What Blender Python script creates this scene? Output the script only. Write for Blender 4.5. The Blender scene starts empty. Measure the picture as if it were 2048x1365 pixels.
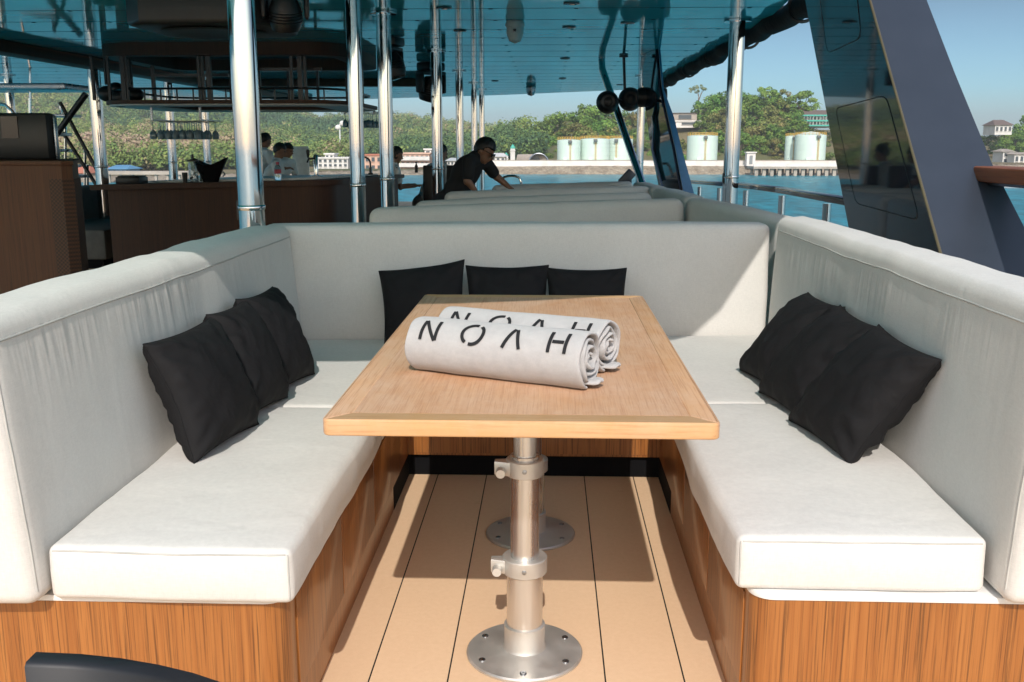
import bpy, bmesh, math, random
import numpy as np
from mathutils import Vector, Matrix, noise
R = math.radians
random.seed(7)
S = bpy.context.scene
COL = S.collection

# ------------------------------------------------------------------ camera, sky, sun
F_PX, CX, CY = 1950.0, 1024.0, 682.5
VPX, VPY, EYE = 1099.0, 289.0, 1.29
_p = math.atan2(-(VPY - CY), F_PX)
_d = Vector(((VPX - CX) / F_PX, -(VPY - CY) / F_PX, 1.0)).normalized()
_Z = Vector((0, math.cos(_p), -math.sin(_p)))
_X = -_d.cross(_Z)
ROT = Matrix((_X, _d, _Z))            # camera (right, up, forward) -> world
CAM = Vector((0, 0, EYE))
cam_data = bpy.data.cameras.new('camera')
cam = bpy.data.objects.new('camera', cam_data)
COL.objects.link(cam)
cam_data.sensor_width = 36.0
cam_data.lens = F_PX / 2048 * 36.0
cam_data.clip_start = 0.05
cam_data.clip_end = 40000
m = Matrix.Identity(4)
for r in range(3):
    m[r][0], m[r][1], m[r][2] = ROT[r][0], ROT[r][1], -ROT[r][2]
    m[r][3] = CAM[r]
cam.matrix_world = m
cam_data.dof.use_dof = False
S.camera = cam

SUN_EL, SUN_AZ = 39.3, 1.0
w = bpy.data.worlds.new('World')
S.world = w
w.use_nodes = True
wn = w.node_tree
bg = wn.nodes['Background']
sky = wn.nodes.new('ShaderNodeTexSky')
sky.sky_type = 'NISHITA'
sky.sun_disc = False
sky.sun_elevation = R(SUN_EL)
sky.sun_rotation = R(180 - SUN_AZ)
sky.air_density = 1.0
sky.dust_density = 0.6
sky.ozone_density = 1.0
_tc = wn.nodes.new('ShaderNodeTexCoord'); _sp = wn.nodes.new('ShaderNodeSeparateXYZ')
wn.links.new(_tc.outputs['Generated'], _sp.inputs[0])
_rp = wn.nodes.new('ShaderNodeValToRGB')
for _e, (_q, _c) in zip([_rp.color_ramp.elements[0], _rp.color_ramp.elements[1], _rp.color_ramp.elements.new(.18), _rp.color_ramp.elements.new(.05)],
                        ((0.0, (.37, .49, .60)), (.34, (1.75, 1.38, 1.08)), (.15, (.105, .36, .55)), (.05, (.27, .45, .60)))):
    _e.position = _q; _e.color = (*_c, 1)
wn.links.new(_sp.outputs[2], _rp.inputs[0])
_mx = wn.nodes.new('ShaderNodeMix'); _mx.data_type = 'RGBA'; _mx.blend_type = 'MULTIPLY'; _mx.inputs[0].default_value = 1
_sm = wn.nodes.new('ShaderNodeMapRange'); _sm.interpolation_type = 'SMOOTHSTEP'   # sunward half of the sky, out of view, tinted brighter to fill the shade
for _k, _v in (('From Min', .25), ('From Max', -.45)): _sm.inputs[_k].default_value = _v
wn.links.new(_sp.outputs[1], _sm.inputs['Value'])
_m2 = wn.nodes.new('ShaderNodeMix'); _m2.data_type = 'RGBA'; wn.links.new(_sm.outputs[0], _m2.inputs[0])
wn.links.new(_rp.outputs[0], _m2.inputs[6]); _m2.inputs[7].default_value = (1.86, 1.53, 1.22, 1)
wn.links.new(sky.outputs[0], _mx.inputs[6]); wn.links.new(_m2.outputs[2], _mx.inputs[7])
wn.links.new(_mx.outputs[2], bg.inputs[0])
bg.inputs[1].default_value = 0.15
sd = bpy.data.lights.new('sun', 'SUN')
sd.energy = 2.6
sd.angle = R(0.5)
sd.color = (1.0, 0.95, 0.88)
sun = bpy.data.objects.new('sun', sd)
COL.objects.link(sun)
sun.rotation_euler = (R(90 - SUN_EL), 0, R(SUN_AZ))
S.view_settings.view_transform = 'Standard'
S.view_settings.look = 'None'
S.view_settings.exposure = 0.56
S.view_settings.gamma = 1.0
S.cycles.use_denoising = True
S.cycles.max_bounces = 8
S.cycles.caustics_reflective = False
S.cycles.caustics_refractive = False
S.cycles.sample_clamp_indirect = 6.0

# ------------------------------------------------------------------ helpers
def ray(u, v):
    c = Vector(((u - CX) / F_PX, -(v - CY) / F_PX, 1.0))
    return ROT @ c
def atY(u, v, y):
    r = ray(u, v); return CAM + r * (y / r.y)
def atX(u, v, x):
    r = ray(u, v); return CAM + r * (x / r.x)
def atZ(u, v, z):
    r = ray(u, v); return CAM + r * ((z - EYE) / r.z)

class MB:
    def __init__(s):
        s.v = []; s.f = []; s.mi = []
        s.cur = 0
    def add(s, vs, fs):
        o = len(s.v)
        s.v += [tuple(q) for q in vs]
        for f in fs:
            s.f.append(tuple(i + o for i in f)); s.mi.append(s.cur)
        return s
    def bm(s, b):
        b.verts.ensure_lookup_table(); b.verts.index_update()
        s.add([q.co[:] for q in b.verts], [[q.index for q in f.verts] for f in b.faces]); b.free()
        return s
    def box(s, x0, x1, y0, y1, z0, z1, bev=0, M=None, seg=2):
        b = bmesh.new()
        bmesh.ops.create_cube(b, size=1)
        for q in b.verts:
            q.co = Vector(((x0 + x1) / 2 + q.co.x * (x1 - x0), (y0 + y1) / 2 + q.co.y * (y1 - y0), (z0 + z1) / 2 + q.co.z * (z1 - z0)))
        if bev: bmesh.ops.bevel(b, geom=b.edges[:], offset=bev, segments=seg, profile=0.5, affect='EDGES')
        if M is not None: bmesh.ops.transform(b, matrix=M, verts=b.verts)
        return s.bm(b)
    def beam(s, a, c, wx, wz, bev=0, up=(0, 0, 1)):
        a, c = Vector(a), Vector(c); d = c - a; L = d.length; d.normalize()
        x = d.cross(Vector(up))
        if x.length < 1e-4: x = Vector((1, 0, 0))
        x.normalize(); z = x.cross(d)
        M = Matrix((( x.x, d.x, z.x, a.x), (x.y, d.y, z.y, a.y), (x.z, d.z, z.z, a.z), (0, 0, 0, 1)))
        return s.box(-wx / 2, wx / 2, 0, L, -wz / 2, wz / 2, bev, M)
    def prism(s, poly, z0, z1, bev=0, M=None, seg=2):
        b = bmesh.new()
        lo = [b.verts.new((q[0], q[1], z0)) for q in poly]
        f = b.faces.new(lo)
        r = bmesh.ops.extrude_face_region(b, geom=[f])
        top = [e for e in r['geom'] if isinstance(e, bmesh.types.BMVert)]
        bmesh.ops.translate(b, verts=top, vec=(0, 0, z1 - z0))
        bmesh.ops.recalc_face_normals(b, faces=b.faces)
        if bev:
            es = [e for e in b.edges if abs(e.verts[0].co.z - e.verts[1].co.z) < 1e-6]
            bmesh.ops.bevel(b, geom=es, offset=bev, segments=seg, profile=0.5, affect='EDGES')
        if M is not None: bmesh.ops.transform(b, matrix=M, verts=b.verts)
        return s.bm(b)
    def tube(s, path, r, n=16, caps=True, closed=False):
        P = [Vector(q) for q in path]; k = len(P)
        rs = list(r) if isinstance(r, (list, tuple)) else [r] * k
        vs = []; fs = []
        nrm = None
        for i in range(k):
            if closed: t = P[(i + 1) % k] - P[i - 1]
            else: t = P[min(i + 1, k - 1)] - P[max(i - 1, 0)]
            t.normalize()
            if nrm is None:
                nrm = t.orthogonal().normalized()
            else:
                nrm = (nrm - t * nrm.dot(t))
                nrm = nrm.normalized() if nrm.length > 1e-6 else t.orthogonal().normalized()
            bi = t.cross(nrm)
            for j in range(n):
                a = 2 * math.pi * j / n
                vs.append(P[i] + (nrm * math.cos(a) + bi * math.sin(a)) * rs[i])
        m = k if closed else k - 1
        for i in range(m):
            i2 = (i + 1) % k
            for j in range(n):
                j2 = (j + 1) % n
                fs.append((i * n + j, i * n + j2, i2 * n + j2, i2 * n + j))
        if caps and not closed:
            fs.append(tuple(range(n - 1, -1, -1)))
            fs.append(tuple((k - 1) * n + j for j in range(n)))
        return s.add(vs, fs)
    def lathe(s, prof, c=(0, 0, 0), n=24, M=None, squash=1.0):
        vs = []; fs = []; k = len(prof); c = Vector(c)
        for r_, z_ in prof:
            for j in range(n):
                a = 2 * math.pi * j / n
                q = Vector((r_ * math.cos(a), squash * r_ * math.sin(a), z_))
                if M is not None: q = M @ q
                vs.append(q + c)
        for i in range(k - 1):
            for j in range(n):
                j2 = (j + 1) % n
                fs.append((i * n + j, i * n + j2, (i + 1) * n + j2, (i + 1) * n + j))
        if prof[0][0] > 1e-6: fs.append(tuple(range(n - 1, -1, -1)))
        if prof[-1][0] > 1e-6: fs.append(tuple((k - 1) * n + j for j in range(n)))
        return s.add(vs, fs)
    def ell(s, c, rad, n=20, m=12, M=None):
        pr = []
        vs = []; fs = []; c = Vector(c)
        for i in range(m + 1):
            ph = -math.pi / 2 + math.pi * i / m
            for j in range(n):
                a = 2 * math.pi * j / n
                q = Vector((rad[0] * math.cos(ph) * math.cos(a), rad[1] * math.cos(ph) * math.sin(a), rad[2] * math.sin(ph)))
                if M is not None: q = M @ q
                vs.append(q + c)
        for i in range(m):
            for j in range(n):
                j2 = (j + 1) % n
                fs.append((i * n + j, i * n + j2, (i + 1) * n + j2, (i + 1) * n + j))
        return s.add(vs, fs)
    def sheet(s, a, b, c, d):
        return s.add([a, b, c, d], [(0, 1, 2, 3)])
    def mesh(s, name, off=(0, 0, 0), sharp=35, weld=True):
        me = bpy.data.meshes.new(name)
        o = Vector(off)
        me.from_pydata([(Vector(q) - o)[:] for q in s.v], [], s.f)
        if weld:
            b = bmesh.new(); b.from_mesh(me)
            bmesh.ops.remove_doubles(b, verts=b.verts, dist=1e-5)
            bad = [f for f in b.faces if f.calc_area() < 1e-12]
            if bad: bmesh.ops.delete(b, geom=bad, context='FACES_ONLY')
            bmesh.ops.recalc_face_normals(b, faces=b.faces)
            b.to_mesh(me); b.free()
        else:
            me.polygons.foreach_set('material_index', s.mi)
        if sharp:
            me.polygons.foreach_set('use_smooth', [True] * len(me.polygons))
            me.set_sharp_from_angle(angle=R(sharp))
        return me

def tag(o, label=None, cat=None, group=None, kind=None):
    if label: o['label'] = label
    if cat: o['category'] = cat
    if group: o['group'] = group
    if kind: o['kind'] = kind
    return o
def thing(name, loc, label, cat, group=None, rz=0):
    o = bpy.data.objects.new(name, None); COL.objects.link(o)
    o.location = loc; o.rotation_euler.z = rz; o.empty_display_size = 0.1
    return tag(o, label, cat, group)
def root_loc(o):
    while o.parent: o = o.parent
    return o.location
def part(name, mb, mat, parent=None, loc=None, sharp=35, weld=True, label=None):
    """a mesh given in world coordinates, stored relative to its thing's base"""
    off = root_loc(parent) if parent else (loc or (0, 0, 0))
    me = mb.mesh(name, off, sharp, weld)
    o = bpy.data.objects.new(name, me); COL.objects.link(o)
    for q in (mat if isinstance(mat, (list, tuple)) else [mat]): me.materials.append(q)
    if parent: o.parent = parent
    else: o.location = off
    if label: o['label'] = label
    return o
def solo(name, mb, mat, loc, label, cat, group=None, sharp=35, weld=True):
    o = part(name, mb, mat, None, loc, sharp, weld)
    return tag(o, label, cat, group)
def struct(name, mb, mat, sharp=35, weld=True, kind='structure'):
    o = part(name, mb, mat, None, (0, 0, 0), sharp, weld)
    return tag(o, kind=kind)
def copy_tree(o, parent=None):
    c = o.copy(); COL.objects.link(c)
    if parent: c.parent = parent
    for ch in list(o.children): copy_tree(ch, c)
    return c
def dup(o, loc, rz=0, label=None, scale=None):
    c = copy_tree(o); c.location = loc; c.rotation_euler.z = rz
    if scale: c.scale = scale
    if label: c['label'] = label
    return c

# ------------------------------------------------------------------ materials
def nt_new(name):
    M_ = bpy.data.materials.new(name); M_.use_nodes = True
    return M_, M_.node_tree, M_.node_tree.nodes['Principled BSDF']
def setin(node, **kw):
    for k, v in kw.items(): node.inputs[k.replace('_', ' ')].default_value = v
def c4(c): return (c[0], c[1], c[2], 1)
def coords(nt, scale, kind='Object', rot=(0, 0, 0)):
    tc = nt.nodes.new('ShaderNodeTexCoord'); mp = nt.nodes.new('ShaderNodeMapping')
    mp.inputs['Scale'].default_value = scale; mp.inputs['Rotation'].default_value = rot
    nt.links.new(tc.outputs[kind], mp.inputs[0]); return mp.outputs[0]
def tex_noise(nt, co, scale=1, detail=4, rough=.5, dist=0):
    n = nt.nodes.new('ShaderNodeTexNoise')
    setin(n, Scale=scale, Detail=detail, Roughness=rough, Distortion=dist)
    nt.links.new(co, n.inputs['Vector']); return n.outputs['Fac']
def ramp(nt, fac, stops):
    n = nt.nodes.new('ShaderNodeValToRGB'); e = n.color_ramp.elements
    while len(e) < len(stops): e.new(0.5)
    for q, (p_, c_) in zip(e, stops): q.position = p_; q.color = c4(c_)
    nt.links.new(fac, n.inputs[0]); return n.outputs[0]
def mixc(nt, f, a, b, mode='MIX'):
    n = nt.nodes.new('ShaderNodeMix'); n.data_type = 'RGBA'; n.blend_type = mode
    if isinstance(f, (int, float)): n.inputs[0].default_value = f
    else: nt.links.new(f, n.inputs[0])
    for i, q in ((6, a), (7, b)):
        if isinstance(q, tuple): n.inputs[i].default_value = c4(q)
        else: nt.links.new(q, n.inputs[i])
    return n.outputs[2]
def math_n(nt, op, a, b=None, clamp=False):
    n = nt.nodes.new('ShaderNodeMath'); n.operation = op; n.use_clamp = clamp
    for i, q in enumerate((a, b)):
        if q is None: continue
        if isinstance(q, (int, float)): n.inputs[i].default_value = q
        else: nt.links.new(q, n.inputs[i])
    return n.outputs[0]
def bump(nt, b, h, strength=.3, dist=.01, prev=None):
    n = nt.nodes.new('ShaderNodeBump'); setin(n, Strength=strength, Distance=dist)
    nt.links.new(h, n.inputs['Height'])
    if prev is not None: nt.links.new(prev, n.inputs['Normal'])
    nt.links.new(n.outputs[0], b.inputs['Normal']); return n.outputs[0]
def plain(name, col, rough=.5, metal=0, var=.12, scale=12, bmp=0, spec=None, coat=0):
    M_, nt, b = nt_new(name)
    co = coords(nt, (1, 1, 1))
    f = tex_noise(nt, co, scale, 5)
    c = ramp(nt, f, [(.3, tuple(q * (1 - var) for q in col)), (.7, tuple(min(1, q * (1 + var)) for q in col))])
    nt.links.new(c, b.inputs['Base Color'])
    setin(b, Roughness=rough, Metallic=metal)
    if spec is not None: b.inputs['Specular IOR Level'].default_value = spec
    if coat: b.inputs['Coat Weight'].default_value = coat; b.inputs['Coat Roughness'].default_value = .05
    if bmp: bump(nt, b, f, bmp, .004)
    return M_
def wood(name, dark, mid, light, scale, rough=.45, coat=0, streak=.5, bmp=.1, wear=None):
    """scale: stretch per axis, small along the grain"""
    M_, nt, b = nt_new(name)
    co = coords(nt, scale)
    n1 = tex_noise(nt, co, 1.0, 3, .6, .6)
    co2 = coords(nt, tuple(q * 3.6 for q in scale))
    n2 = tex_noise(nt, co2, 1.0, 6, .65, .3)
    c1 = ramp(nt, n1, [(.28, mid), (.5, tuple((x + y) / 2 for x, y in zip(mid, light))), (.72, light)])
    s = ramp(nt, n2, [(.36, (1, 1, 1)), (.50, (.0, .0, .0))])
    sm = math_n(nt, 'MULTIPLY', s, streak)
    if wear:
        wn_ = tex_noise(nt, coords(nt, (4, 2.6, 4)), 1.0, 6, .75)
        wf = ramp(nt, wn_, [(.36, (.05, .05, .05)), (.62, (.8, .8, .8))])
        c1 = mixc(nt, wf, c1, wear)
    c = mixc(nt, sm, c1, dark)
    nt.links.new(c, b.inputs['Base Color'])
    setin(b, Roughness=rough)
    if coat: b.inputs['Coat Weight'].default_value = coat; b.inputs['Coat Roughness'].default_value = .12
    bump(nt, b, n2, bmp, .002)
    return M_
def fabric(name, col, weave=900, wr=(6, 6, 2), wstr=.25, gather=None, rough=.9):
    M_, nt, b = nt_new(name)
    co = coords(nt, (1, 1, 1))
    blot = tex_noise(nt, co, 5, 4)
    fine = tex_noise(nt, coords(nt, (420, 420, 60)), 1, 2)
    c = ramp(nt, blot, [(.3, tuple(q * .95 for q in col)), (.7, tuple(min(1, q * 1.03) for q in col))])
    thr = tex_noise(nt, coords(nt, (70, 70, 420)), 1, 2)
    fine = math_n(nt, 'ADD', math_n(nt, 'MULTIPLY', fine, .5), math_n(nt, 'MULTIPLY', thr, .5))
    c = mixc(nt, .2, c, ramp(nt, fine, [(.35, tuple(q * .6 for q in col)), (.65, tuple(min(1, q * 1.15) for q in col))]))
    nt.links.new(c, b.inputs['Base Color'])
    setin(b, Roughness=rough)
    b.inputs['Specular IOR Level'].default_value = .15
    b.inputs['Sheen Weight'].default_value = .15 if col[0] > .1 else 0
    wrn = tex_noise(nt, coords(nt, wr), 1, 3, .5, .8)
    n0 = bump(nt, b, wrn, wstr, .02)
    if gather:
        axis_scale, ztop = gather
        g = tex_noise(nt, coords(nt, axis_scale), 1, 2, .5, .2)
        tc = nt.nodes.new('ShaderNodeTexCoord'); sp = nt.nodes.new('ShaderNodeSeparateXYZ')
        nt.links.new(tc.outputs['Object'], sp.inputs[0])
        d = math_n(nt, 'ABSOLUTE', math_n(nt, 'SUBTRACT', ztop, sp.outputs[2]))
        mk = math_n(nt, 'SUBTRACT', 1.0, math_n(nt, 'MULTIPLY', d, 4.4), True)
        mk2 = math_n(nt, 'POWER', mk, 1.6)
        up = math_n(nt, 'GREATER_THAN', sp.outputs[2], ztop)
        mk2 = math_n(nt, 'MULTIPLY', mk2, math_n(nt, 'SUBTRACT', 1.0, math_n(nt, 'MULTIPLY', up, .72)))
        patch = ramp(nt, tex_noise(nt, coords(nt, (2.2, 2.2, .3)), 1, 2), [(.42, (.08, .08, .08)), (.62, (1, 1, 1))])
        hg = math_n(nt, 'MULTIPLY', math_n(nt, 'MULTIPLY', g, mk2), patch)
        n0 = bump(nt, b, hg, .34, .03, n0)
    bump(nt, b, fine, .08, .001, n0)
    return M_
def metal(name, col, rough, aniso=None, bmp=0, streak=None, met=1):
    M_, nt, b = nt_new(name)
    setin(b, Metallic=met, Roughness=rough)
    co = coords(nt, streak or (6, 6, 6))
    f = tex_noise(nt, co, 1, 4)
    c = ramp(nt, f, [(.3, tuple(q * .86 for q in col)), (.7, col)])
    nt.links.new(c, b.inputs['Base Color'])
    rr = ramp(nt, f, [(.3, (rough * .7,) * 3), (.75, (rough * 1.4,) * 3)])
    nt.links.new(rr, b.inputs['Roughness'])
    if bmp: bump(nt, b, f, bmp, .002)
    return M_

WHITE = (.605, .585, .552)
m_canvas = fabric('white_canvas', WHITE)
m_canvas_side = fabric('white_canvas_gathered', WHITE, wstr=.09, gather=((19, 22, 1.6), .555))
m_black = fabric('black_cloth', (.0125, .012, .013), wr=(9, 9, 9), wstr=.35, rough=.75)
m_towel = fabric('grey_towelling', (.60, .585, .58), wr=(30, 30, 30), wstr=.2)
def towelling():
    M_, nt, b = nt_new('towel_terry')
    co = coords(nt, (1, 1, 1))
    a = tex_noise(nt, co, 650, 3, .7); bl = tex_noise(nt, co, 40, 4, .6)
    c = ramp(nt, a, [(.3, (.40, .39, .39)), (.7, (.50, .485, .485))])
    c = mixc(nt, .25, c, ramp(nt, bl, [(.35, (.37, .36, .365)), (.65, (.54, .525, .515))]))
    nt.links.new(c, b.inputs['Base Color']); setin(b, Roughness=.95)
    b.inputs['Specular IOR Level'].default_value = .05
    b.inputs['Sheen Weight'].default_value = .3
    n0 = bump(nt, b, a, .8, .003)
    bump(nt, b, bl, .25, .004, n0)
    return M_
m_towel = towelling()
m_ink = plain('black_embroidery', (.006, .006, .008), .85)
m_teak = wood('teak_panel', (.055, .017, .004), (.24, .078, .016), (.36, .140, .034), (62, 62, .8), .38, .25, .75)
m_teak_dark = wood('teak_bar_panel', (.018, .005, .002), (.060, .019, .006), (.085, .028, .009), (55, 55, .7), .6, 0, .6)
m_table = wood('weathered_teak_top', (.30, .12, .05), (.47, .235, .115), (.56, .31, .165), (85, 1.8, 85), .75, 0, .36, .25, wear=(.58, .385, .265))
m_table_rail = wood('teak_edge_across', (.36, .165, .06), (.49, .26, .10), (.56, .32, .14), (1.6, 45, 45), .65, 0, .4, .12, wear=(.54, .335, .19))
m_table_side = wood('teak_edge_along', (.34, .15, .06), (.50, .255, .12), (.58, .325, .165), (60, 1.4, 60), .7, 0, .5, .15, wear=(.58, .38, .255))
m_handrail = wood('varnished_handrail', (.10, .024, .008), (.25, .07, .024), (.34, .11, .036), (20, 1, 20), .5, 0, .5)
m_rail = wood('dark_varnished_rail', (.02, .008, .004), (.055, .020, .010), (.08, .03, .014), (20, 1, 20), .25, .4, .5)
m_chrome = metal('polished_steel', (.66, .67, .68), .07, streak=(3, 3, .6))
m_alu = metal('brushed_aluminium', (.72, .70, .67), .30, streak=(40, 40, 2.0), met=.9)
m_plate = metal('worn_aluminium_plate', (.62, .60, .56), .45, bmp=.15, streak=(14, 14, 14), met=.7)
m_steel_dark = metal('dim_steel', (.35, .37, .40), .3)
m_blackplastic = plain('black_plastic', (.008, .008, .009), .42)
m_blackmetal = plain('black_steel', (.012, .012, .014), .35)
m_blackgloss = plain('black_gloss', (.006, .006, .007), .08, coat=.5)
m_whiteboard = plain('white_laminate', (.72, .71, .69), .35)
m_toe = plain('black_kick', (.005, .005, .006), .85, spec=.12)
m_whiteplastic = plain('white_plastic', (.55, .57, .56), .4)
m_skin = plain('brown_skin', (.26, .13, .08), .5, var=.05)
m_hair = plain('black_hair', (.008, .007, .007), .45)
m_shirt_white = plain('white_shirt_cloth', (.62, .66, .68), .85, var=.05)
m_shirt_black = plain('black_polo_cloth', (.010, .010, .012), .85)
m_trousers = plain('dark_trouser_cloth', (.02, .02, .025), .9)
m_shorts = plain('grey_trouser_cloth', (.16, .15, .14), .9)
m_glass, _nt, _b = nt_new('clear_glass')
setin(_b, Roughness=.02, IOR=1.45); _b.inputs['Transmission Weight'].default_value = .9
_b.inputs['Base Color'].default_value = (.85, .92, .93, 1)
m_lens = plain('dark_lens', (.01, .01, .012), .05)

def deckmat():
    M_, nt, b = nt_new('composite_deck')
    tc = nt.nodes.new('ShaderNodeTexCoord'); sp = nt.nodes.new('ShaderNodeSeparateXYZ')
    nt.links.new(tc.outputs['Object'], sp.inputs[0])
    t = math_n(nt, 'DIVIDE', math_n(nt, 'ADD', sp.outputs[0], 20 * .1935 + .0465 ), .1935)
    fr = math_n(nt, 'FRACT', t)
    d = math_n(nt, 'ABSOLUTE', math_n(nt, 'SUBTRACT', fr, .5))
    seam = math_n(nt, 'GREATER_THAN', d, .5 - .010)
    idn = nt.nodes.new('ShaderNodeTexWhiteNoise'); idn.noise_dimensions = '1D'
    nt.links.new(math_n(nt, 'FLOOR', t), idn.inputs['W'])
    n1 = tex_noise(nt, coords(nt, (60, 60, 60)), 1, 4, .7)
    n2 = tex_noise(nt, coords(nt, (2.5, 1.0, 1)), 1, 5, .6)
    c = ramp(nt, n1, [(.3, (.70, .48, .30)), (.7, (.77, .545, .35))])
    c = mixc(nt, .35, c, ramp(nt, n2, [(.3, (.66, .45, .28)), (.7, (.79, .56, .36))]))
    c = mixc(nt, math_n(nt, 'MULTIPLY', idn.outputs['Value'], .15), c, (.64, .42, .25))
    spots = ramp(nt, tex_noise(nt, coords(nt, (9, 9, 9)), 1, 3, .5), [(.72, (0, 0, 0)), (.78, (.35, .35, .35))])
    c = mixc(nt, spots, c, (.50, .31, .18))
    c = mixc(nt, seam, c, (.012, .014, .014))
    nt.links.new(c, b.inputs['Base Color']); setin(b, Roughness=.75)
    b.inputs['Specular IOR Level'].default_value = .25
    h = math_n(nt, 'SUBTRACT', math_n(nt, 'MULTIPLY', n1, .25), seam)
    bump(nt, b, h, .3, .003)
    return M_
m_deck = deckmat()
def ceilmat():
    M_, nt, b = nt_new('glossy_ceiling_panels')
    tc = nt.nodes.new('ShaderNodeTexCoord'); sp = nt.nodes.new('ShaderNodeSeparateXYZ')
    nt.links.new(tc.outputs['Object'], sp.inputs[0])
    fr = math_n(nt, 'FRACT', math_n(nt, 'DIVIDE', math_n(nt, 'ADD', sp.outputs[1], .02), .66))
    seam = math_n(nt, 'LESS_THAN', fr, .038)
    fx = math_n(nt, 'FRACT', math_n(nt, 'DIVIDE', math_n(nt, 'ADD', sp.outputs[0], 20.15), .62))
    scr = math_n(nt, 'MULTIPLY', math_n(nt, 'LESS_THAN', fx, .05), math_n(nt, 'LESS_THAN', fr, .11))
    sm = math_n(nt, 'MAXIMUM', seam, scr)
    n1 = tex_noise(nt, coords(nt, (1.4, .8, 1)), 1, 2)
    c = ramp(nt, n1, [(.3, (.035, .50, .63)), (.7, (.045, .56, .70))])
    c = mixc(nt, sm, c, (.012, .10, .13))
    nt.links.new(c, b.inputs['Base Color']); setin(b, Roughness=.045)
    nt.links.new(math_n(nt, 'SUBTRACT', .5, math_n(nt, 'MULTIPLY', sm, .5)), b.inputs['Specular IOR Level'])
    b.inputs['IOR'].default_value = 1.5
    wv = tex_noise(nt, coords(nt, (2.5, 5.0, 1)), 1, 2)
    n0 = bump(nt, b, wv, .03, .02)
    bump(nt, b, math_n(nt, 'SUBTRACT', 1, sm), .15, .003, n0)
    return M_
m_ceil = ceilmat()
def navy():
    M_, nt, b = nt_new('dark_navy_gloss_paint')
    n1 = tex_noise(nt, coords(nt, (1.2, 1.2, 3)), 1, 2)
    c = ramp(nt, tex_noise(nt, coords(nt, (7, 7, 7)), 1, 5), [(.3, (.016, .020, .032)), (.7, (.021, .026, .040))])
    nt.links.new(c, b.inputs['Base Color']); setin(b, Roughness=.035)
    b.inputs['IOR'].default_value = 1.6
    bump(nt, b, n1, .02, .006)
    return M_
m_navy = navy()
def navyflat():
    M_, nt, b = nt_new('dusty_navy_paint')
    c = ramp(nt, tex_noise(nt, coords(nt, (5, 5, 5)), 1, 6, .65), [(.3, (.024, .031, .045)), (.7, (.030, .038, .054))])
    nt.links.new(c, b.inputs['Base Color']); setin(b, Roughness=.38)
    return M_
m_navy_dusty = navyflat()
# ------------------------------------------------------------------ sea, land, sky-side setting
SEA = EYE - 7.0
QUAY = SEA + 2.4
def ground(u): return SEA + 1.0 + 1.4 * max(0.0, min(1.0, (u - 860) / 110))
def seamat():
    M_, nt, b = nt_new('sea_water')
    n1 = tex_noise(nt, coords(nt, (.55, .28, 1)), 1, 5, .6, .4)
    n2 = tex_noise(nt, coords(nt, (.05, .02, 1)), 1, 4, .6)
    c = ramp(nt, n2, [(.3, (.004, .180, .235)), (.7, (.008, .235, .295))])
    wv = ramp(nt, n1, [(.35, (.45, .45, .45)), (.65, (1.25, 1.25, 1.25))])
    c = mixc(nt, 1.0, c, wv, 'MULTIPLY')
    nt.links.new(c, b.inputs['Base Color']); setin(b, Roughness=.3, IOR=1.33); b.inputs['Specular IOR Level'].default_value = .3
    bump(nt, b, n1, .75, .35)
    return M_
sea = MB()
L_ = 2600.0
xs = [-L_, -1500, -300, 300, 1500, L_]; ys = [-L_, -300, 0, 300, 1500, L_]
for i in range(5):
    for j in range(5):
        sea.sheet((xs[i], ys[j], SEA), (xs[i + 1], ys[j], SEA), (xs[i + 1], ys[j + 1], SEA), (xs[i], ys[j + 1], SEA))
struct('water', sea, seamat(), sharp=0)

def lerp_tab(tab, x):
    if x <= tab[0][0]: return tab[0][1]
    for (a, b), (c, d) in zip(tab, tab[1:]):
        if x <= c: return b + (d - b) * (x - a) / (c - a)
    return tab[-1][1]
def sstep(t):
    t = max(0, min(1, t)); return t * t * (3 - 2 * t)
SHORE = [(-400, 176), (300, 188), (500, 205), (700, 225), (1000, 238), (2600, 238)]
FOOT = [(-400, 200), (400, 232), (700, 262), (1040, 262), (1700, 268), (1800, 290), (2600, 300)]
BACK = [(-400, 800), (300, 800), (900, 800), (990, 700), (1060, 330), (1700, 330), (1780, 330), (2600, 420)]
RIDGE = [(-800, 189), (0, 200), (200, 207), (420, 217), (520, 235), (590, 242), (650, 255), (720, 251), (800, 250), (860, 257), (930, 269), (985, 277),
         (1040, 268), (1075, 262), (1120, 245), (1180, 236), (1240, 240), (1300, 240), (1345, 246), (1372, 236), (1410, 215), (1480, 208), (1540, 214), (1585, 226),
         (1610, 262), (1680, 262), (1720, 268), (1800, 272), (1990, 274), (2060, 258), (2200, 240), (2600, 240)]
def uof(x, y): return VPX + F_PX * x / y
def land_h(x, y):
    u = uof(x, y)
    f, bk = lerp_tab(FOOT, u), lerp_tab(BACK, u)
    hr = EYE + (289 - lerp_tab(RIDGE, u)) / F_PX * bk
    t = (y - f) / (bk - f)
    g = ground(u)
    if t <= 0: return g
    if t > 1: t = 1
    prof = sstep(t) if u < 1000 else min(1, t * 1.15) ** .8
    n = noise.fractal(Vector((x * .012, y * .012, 0)), 1.0, 2.0, 4) * 5 * min(1, t * 3) * (1 - .6 * t)
    return g + (hr - g) * prof + n
land = MB()
us = list(range(-800, 2640, 14)); N = 46
vs = []
for u in us:
    sh, bk = lerp_tab(SHORE, u) + 2, lerp_tab(BACK, u) * 1.04
    for k in range(N):
        t = k / (N - 1); y = sh + (bk - sh) * t ** 1.5
        x = (u - VPX) / F_PX * y
        vs.append((x, y, land_h(x, y)))
    y = bk * 1.25; x = (u - VPX) / F_PX * y
    vs.append((x, y, SEA - 3))
fs = []
K = N + 1
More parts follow.
